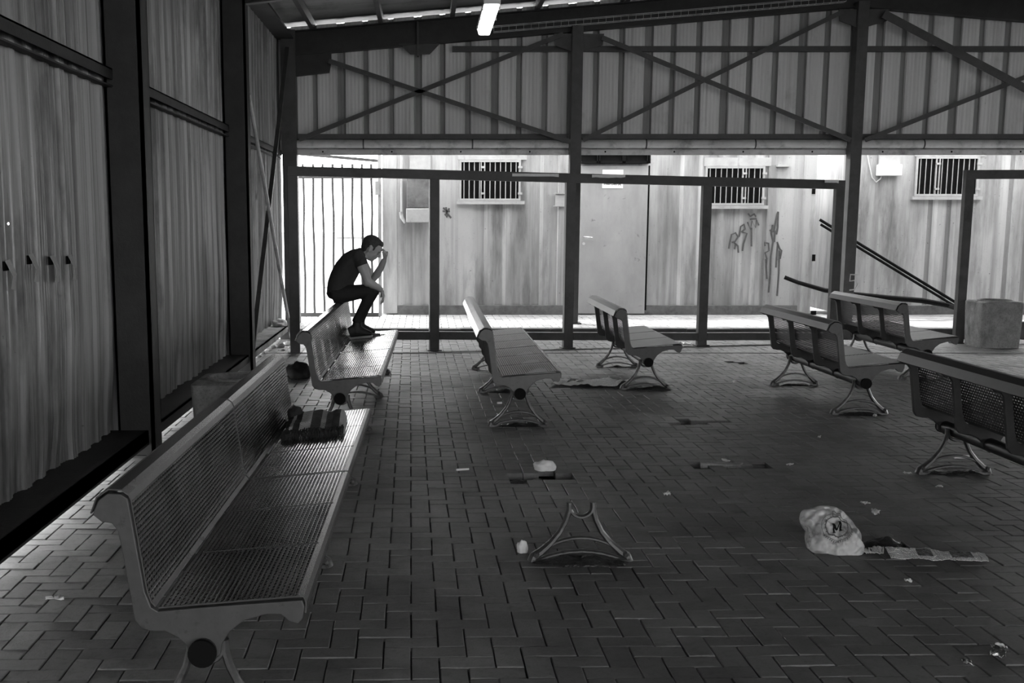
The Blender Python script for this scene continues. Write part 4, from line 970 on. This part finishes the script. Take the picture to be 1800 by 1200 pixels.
scrap(1595,834,.05,.012,M_paper,'paper_scrap','small pale scrap on the paving below the bench at the right edge','paper',8.3)
scrap(1651,857,.04,.012,M_paper,'paper_scrap','tiny pale scrap in front of the right edge bench leg','paper',9.3)
scrap(1538,733,.08,.02,M_paper,'paper_scrap','white scrap at the foot of the bench third from the right','paper',10.1,asp=.3)
scrap(1276,816,.06,.01,M_paper,'paper_scrap','white scrap on top of the broken paving block','paper',11.2,z=.022,asp=.4)
scrap(97,1056,.07,.015,M_paper,'dry_leaf','pale dry leaf on the lit paving in the bottom left','leaf',12.2,asp=.4)
scrap(1290,673,.1,.012,M_paper,'paper_scrap','flat pale scrap below the farthest paving hole','paper',13.2,asp=.3)
scrap(1205,605,.16,.02,M_paper,'paper_scrap','pale scrap by the frame post right of the short bench','paper',14.2,asp=.5)
scrap(1388,819,.04,.012,M_paper,'paper_scrap','tiny pale scrap right of the long crack','paper',15.2,asp=.5)
scrap(1440,770,.04,.012,M_paper,'paper_scrap','tiny pale fleck on the open paving between the two short benches','paper',16.2,asp=.5)
scrap(1690,660,.05,.012,M_paper,'paper_scrap','tiny pale scrap beyond the bench at the right edge','paper',17.2,asp=.5)
c=G(813,827);m=MB();m.tube([(-.04,-.012,.008),(.04,.012,.008)],.007,8);o=m.build('cigarette_end',M_white);o.location=(c.x,c.y,0);tag(o,'white cigarette end on the paving left of the crumpled paper','cigarette')
c=G(1689,813);m=MB();m.box((-.05,-.012,.03),(.05,.012,.05));o=m.build('white_packet',M_white,bevel=.003);o.location=(c.x,c.y,0);tag(o,'bright white packet between the feet of the right edge bench leg','packet')
c=G(878,710);m=MB();m.tube([(-.02,0,.01),(.02,.01,.01)],.01,8);o=m.build('bottle_cap',M_white);o.location=(c.x,c.y,0);tag(o,'small white bottle cap left of the centre bench near leg','bottle cap')
# crumpled rag at the end of ledge + rubble in corner
cc=AX(486,572,-1.95);o=bundle((-1.93,15.3,.185),.10,.14,.09,M_pale,'crumpled_rag','pale crumpled rag on the far end of the ledge rail','rag')
for i,(u,v,s) in enumerate([(470,616,.05),(480,612,.04),(492,610,.06),(505,606,.05),(512,604,.04),(462,622,.03),(476,607,.03),(497,617,.03),(455,628,.03),(510,612,.03)]):
    c=G(u,v);o=bundle((c.x,c.y,.003),s,s*.9,s*.8,M_conc if i%3 else M_paper,'rubble_piece','broken rubble scattered in the far left corner','rubble');o['group']='corner rubble'
# ------------------------------------------------------------------ person
PY=11.52
def W(u,v,dy=0.):return A(u,v,PY+dy)
def loft(m,secs,n=16):
    """secs: (centre, half in plane, half lateral) ; section plane perpendicular to the path, lateral axis = world Y-ish"""
    cs=[Vector(s[0]) for s in secs];b0=len(m.v)
    for i,(c,ra,rb) in enumerate(secs):
        d=(cs[min(i+1,len(cs)-1)]-cs[max(0,i-1)]).normalized();lat=Vector((0,1,0));lat=(lat-d*lat.dot(d)).normalized() if abs(d.y)<.95 else Vector((1,0,0));fr=d.cross(lat)
        for k in range(n):
            th=2*PI*k/n;m.v.append(Vector(c)+fr*math.cos(th)*ra+lat*math.sin(th)*rb)
    for i in range(len(secs)-1):
        for k in range(n):m.f.append((b0+i*n+k,b0+i*n+(k+1)%n,b0+(i+1)*n+(k+1)%n,b0+(i+1)*n+k));m.m.append(0)
    m.f.append(tuple(b0+k for k in range(n))[::-1]);m.m.append(0);m.f.append(tuple(b0+(len(secs)-1)*n+k for k in range(n)));m.m.append(0)
def ell(m,c,ax_,r,n=14):
    """ellipsoid at c, axes ax_ (3 vectors) radii r"""
    b0=len(m.v)
    for i in range(n+1):
        ph=PI*i/n
        for k in range(n):
            th=2*PI*k/n;p=(math.sin(ph)*math.cos(th)*r[0],math.sin(ph)*math.sin(th)*r[1],math.cos(ph)*r[2])
            m.v.append(Vector(c)+ax_[0]*p[0]+ax_[1]*p[1]+ax_[2]*p[2])
    for i in range(n):
        for k in range(n):m.f.append((b0+i*n+k,b0+i*n+(k+1)%n,b0+(i+1)*n+(k+1)%n,b0+(i+1)*n+k));m.m.append(0)
def remesh(o,vx,sm=2,fac=.5):
    r=o.modifiers.new('r','REMESH');r.mode='VOXEL';r.voxel_size=vx;r.use_smooth_shade=True
    s=o.modifiers.new('sm','SMOOTH');s.factor=fac;s.iterations=sm;return o
PR=empty('person',(W(592,533).x,PY,.76),0,'young man in dark clothes perched on a bench back, head on hand','person')
def pbuild(m,name,M_,vx,sm=2,label=None):
    o=m.build(name,M_,PR,label=label);o.location=-PR.location;return remesh(o,vx,sm)
X_,Y_,Z_=Vector((1,0,0)),Vector((0,1,0)),Vector((0,0,1))
# head axes
hu=Vector((.50,0,.866));hf=Vector((.866,0,-.50)) # up along skull, forward towards the face
hc=W(653.5,435.5,-.01)
m=MB()
ell(m,hc+hu*.015,(hf,Y_,hu),(.098,.077,.098),18)       # skull
ell(m,hc-hu*.045+hf*.028,(hf,Y_,hu),(.062,.058,.078),16)   # face
ell(m,hc-hu*.098+hf*.052,(hf,Y_,hu),(.026,.028,.022),12)   # chin
loft(m,[(hc-hu*.075+hf*.0+Y_*s*.045,.02,.012) if 0 else (hc-hu*.06-hf*.02+Y_*s*.052,.022,.012) for s in(-1,)]+[(hc-hu*.10+hf*.045+Y_*-.02,.015,.014)],10) # jaw near
loft(m,[(hc-hu*.06-hf*.02+Y_*.052,.022,.012),(hc-hu*.10+hf*.045+Y_*.02,.015,.014)],10)
loft(m,[(hc+hu*.008+hf*.083,.008,.009),(hc-hu*.022+hf*.100,.012,.012),(hc-hu*.038+hf*.108,.013,.016),(hc-hu*.046+hf*.088,.010,.015)],10) # nose
ell(m,hc+hu*.016+hf*.088,(hf,Y_,hu),(.012,.045,.010),10) # brow
ell(m,hc-hu*.064+hf*.082,(hf,Y_,hu),(.012,.024,.008),10);ell(m,hc-hu*.076+hf*.078,(hf,Y_,hu),(.012,.021,.008),10) # lips
for s in(-1,1):
    ell(m,hc-hu*.012-hf*.004+Y_*s*.076,(hf,Y_,hu),(.020,.010,.033),12);ell(m,hc+hu*.01-hf*.012+Y_*s*.082,(hf,Y_,hu),(.016,.008,.016),10) # ear
    ell(m,hc-hu*.034+hf*.058+Y_*s*.036,(hf,Y_,hu),(.022,.018,.024),10) # cheek
# neck
loft(m,[(W(640,452,0),.06,.07),(W(643,446,0),.056,.062),(W(648,441,0),.052,.056),(W(651,436,0),.05,.054)],16)
# upper chest inside the shirt (keeps the body one surface)
loft(m,[(W(600,492),.09,.13),(W(612,472),.10,.15),(W(626,456),.09,.16),(W(638,448),.06,.07)],16)
def arm(m,pts,r):
    loft(m,[(p,a,a*1.05) for p,a in zip(pts,r)],12)
# near (right) arm: hangs over the knee
na=[W(630,452,-.16),W(636,466,-.185),W(641,480,-.20),W(646.5,494,-.205),W(655,500,-.20),W(664,505,-.185),W(671,510,-.17)]
arm(m,na,[.056,.052,.046,.043,.041,.033,.026])
ell(m,na[3]+Vector((-.004,0,-.012)),(X_,Y_,Z_),(.042,.042,.042),12)
def hand(m,wr,kn,lat,spread,fd,curl,thumb,flip=1.):
    """wr wrist, kn knuckle centre, lat across the palm (index side), fd list of finger direction start/end"""
    d=(kn-wr).normalized();nrm=d.cross(lat).normalized()
    loft(m,[(wr,.020,.026),(wr+(kn-wr)*.35,.018,.034),(wr+(kn-wr)*.75,.017,.041),(kn,.013,.040)],14) if abs(lat.y)>.6 else None
    if abs(lat.y)<=.6:
        b0=len(m.v);n=14;S=[(wr,.020,.026),(wr+(kn-wr)*.35,.018,.034),(wr+(kn-wr)*.75,.017,.041),(kn,.013,.040)]
        for c,ra,rb in S:
            for k in range(n):
                th=2*PI*k/n;m.v.append(c+nrm*math.cos(th)*ra+lat*math.sin(th)*rb)
        for i in range(3):
            for k in range(n):m.f.append((b0+i*n+k,b0+i*n+(k+1)%n,b0+(i+1)*n+(k+1)%n,b0+(i+1)*n+k));m.m.append(0)
        m.f.append(tuple(b0+k for k in range(n)));m.m.append(0);m.f.append(tuple(b0+3*n+k for k in range(n)));m.m.append(0)
    for i,(o_,ln) in enumerate(((.031,.070),(.0105,.078),(-.0105,.074),(-.031,.058))):
        st=kn+lat*o_-d*.012;ang=0;p=st;pts=[p];dirv=(d+lat*spread*o_*10).normalized()
        for sgm,cl in((.45,curl[0]),(.3,curl[1]),(.25,curl[2])):
            ang+=cl*(1+.12*i);dv=(dirv*math.cos(ang)+nrm*flip*math.sin(ang)).normalized();p=p+dv*(ln*sgm+ (.012 if sgm==.45 else 0));pts.append(p)
        m.tube(pts,[.0105,.0098,.0088,.0072],8)
    tp_=[wr+(kn-wr)*.25+lat*.022,wr+(kn-wr)*.55+lat*.043+nrm*flip*.014,wr+(kn-wr)*.95+lat*.050+nrm*flip*.028]
    if thumb:tp_=[tp_[0]]+thumb(tp_)
    m.tube(tp_,[.014,.011,.0085],8)
wr=W(671.5,510.5,-.168);kn=W(674.2,522,-.16)
hand(m,wr,kn,Vector((0,.97,-.1)).normalized(),.10,None,(.25,.35,.35),None,flip=-1.)
# far (left) arm: elbow on far knee, hand to the forehead
fa=[W(632,452,.16),W(640,467,.165),W(648,481,.16),W(655.5,491,.15),W(663,481,.12),W(670.5,468,.07),W(675.5,456.5,.03)]
arm(m,fa,[.054,.05,.044,.042,.040,.033,.026])
wr=fa[-1]+Vector((.002,0,.004));kn=W(680,444,.0)
fh=W(671.5,437.5,-.01)
lat=Vector((-.25,-.93,.1)).normalized()
hand(m,wr,kn,lat,.10,None,(.95,.65,.35),None,flip=-1.)
body=pbuild(m,'body',M_skin,.0045,2)
# hair
m=MB();ell(m,hc+hu*.036-hf*.016,(hf,Y_,hu),(.098,.083,.086),18);ell(m,hc+hu*.002-hf*.050,(hf,Y_,hu),(.058,.072,.078),14);ell(m,hc+hu*.070+hf*.040,(hf,Y_,hu),(.050,.056,.040),12)
ell(m,hc-hu*.045-hf*.055,(hf,Y_,hu),(.030,.054,.045),10)
for s in(-1,1):ell(m,hc+hu*.012+hf*.014+Y_*s*.064,(hf,Y_,hu),(.026,.013,.036),10)
pbuild(m,'hair',M_hair,.005,1)
for s in(-1,1):
    m=MB();m.tube([hc+hu*.024+hf*(.101-.028*abs(k-.5)*0-.030*k)+Y_*s*(.014+.032*k) for k in(0,.33,.66,1)],[.003,.0045,.004,.002],6);o=m.build('eyebrow',M_hair,PR);o.location=-PR.location
    m=MB();m.tube([hc+hu*(.002-.003*math.sin(k*PI))+hf*(.092-.014*k)+Y_*s*(.020+.026*k) for k in(0,.33,.66,1)],[.0015,.003,.003,.0015],6);o=m.build('eyelid',M_hair,PR,label='dark lashes of a lowered eyelid');o.location=-PR.location
# shirt
m=MB()
loft(m,[(W(596,520),.115,.165),(W(596,512),.122,.172),(W(598,500),.125,.172),(W(602.5,487),.126,.175),(W(610,473),.126,.188),(W(619,460),.116,.205),(W(628,451.5),.092,.195),(W(635,446.5),.068,.13),(W(640,443),.058,.075)],24)
for s in(-1,1):
    loft(m,[(W(622,455,s*.10),.085,.06),(W(630,452,s*.165),.072,.062),(W(634,459,s*.185),.064,.062),(W(637,466.5,s*.19),.058,.062)],16)
pbuild(m,'t_shirt',M_shirt,.008,3)
# jeans
m=MB()
loft(m,[(W(596,514),.122,.170),(W(594,521),.118,.175),(W(593,526),.09,.16)],20)
for s,kx,ky,axx,ayy in((-1,657,509,628,562),(1,654,510,634,560)):
    hp=W(594,518,s*.095);kn=W(kx,ky,s*.15);an=W(axx,ayy,s*.11)
    loft(m,[(W(586,519,s*.09),.075,.085),(hp,.088,.09),(hp.lerp(kn,.3),.082,.082),(hp.lerp(kn,.65),.070,.070),(hp.lerp(kn,.95),.058,.060)],18)
    ell(m,kn,(X_,Y_,Z_),(.060,.060,.062),14)
    loft(m,[(kn+Vector((.004,0,-.005)),.058,.06),(kn.lerp(an,.25)+Vector((-.0,0,0)),.060,.058),(kn.lerp(an,.6),.052,.050),(kn.lerp(an,.9),.044,.045),(an,.046,.047),(an+Vector((-.006,0,-.025)),.05,.05)],16)
pbuild(m,'jeans',M_jeans,.008,2)
m=MB();loft(m,[(W(580,514),.03,.08),(W(579,518),.03,.08)],12);pbuild(m,'waistband',M_steel2,.006,1,label='strip of paler waistband at the back')
# shoes: soles rest on the seat (top z rises to the front edge)
def seatz(x):return .3985+(x-(B2.location.x-.118))*.0893+.004
for s,u in((-1,0),(1,1)):
    an=W(628 if s<0 else 634,568,s*.11);fx=an.x
    t=[]
    L0=fx-.082;z0=seatz(fx)+.0
    m=MB()
    def sz(x):return seatz(x)
    secs=[(L0,.030,.036,.05),(L0+.045,.045,.040,.062),(L0+.095,.050,.042,.058),(L0+.155,.036,.045,.038),(L0+.20,.026,.042,.026),(L0+.226,.016,.03,.018)]
    cs=[(Vector((x,PY+s*.11,sz(x)+.016+h)),h,w_) for x,hh,w_,h in secs]
    loft(m,cs,14);loft(m,[(an+Vector((0,0,.02)),.042,.042),(Vector((fx-.01,PY+s*.11,sz(fx)+.06)),.052,.045)],12)
    o=pbuild(m,'shoe',M_shoe,.006,2)
    m=MB();P=[]
    for x,w_ in((L0-.008,.02),(L0+.01,.036),(L0+.05,.042),(L0+.10,.042),(L0+.155,.048),(L0+.20,.045),(L0+.226,.03),(L0+.234,.012)):P.append((x,w_))
    poly=[(x,PY+s*.11-w_) for x,w_ in P]+[(x,PY+s*.11+w_) for x,w_ in P[::-1]]
    n=len(poly);m.add([(x,y,sz(x)+.0) for x,y in poly]+[(x,y,sz(x)+.022) for x,y in poly],[(i,(i+1)%n,n+(i+1)%n,n+i) for i in range(n)]+[tuple(range(n)),tuple(range(n,2*n))])
    q=m.build('sole',M_sole,PR,bevel=.004);q.location=-PR.location
    q.parent=o;q.location=(0,0,0)
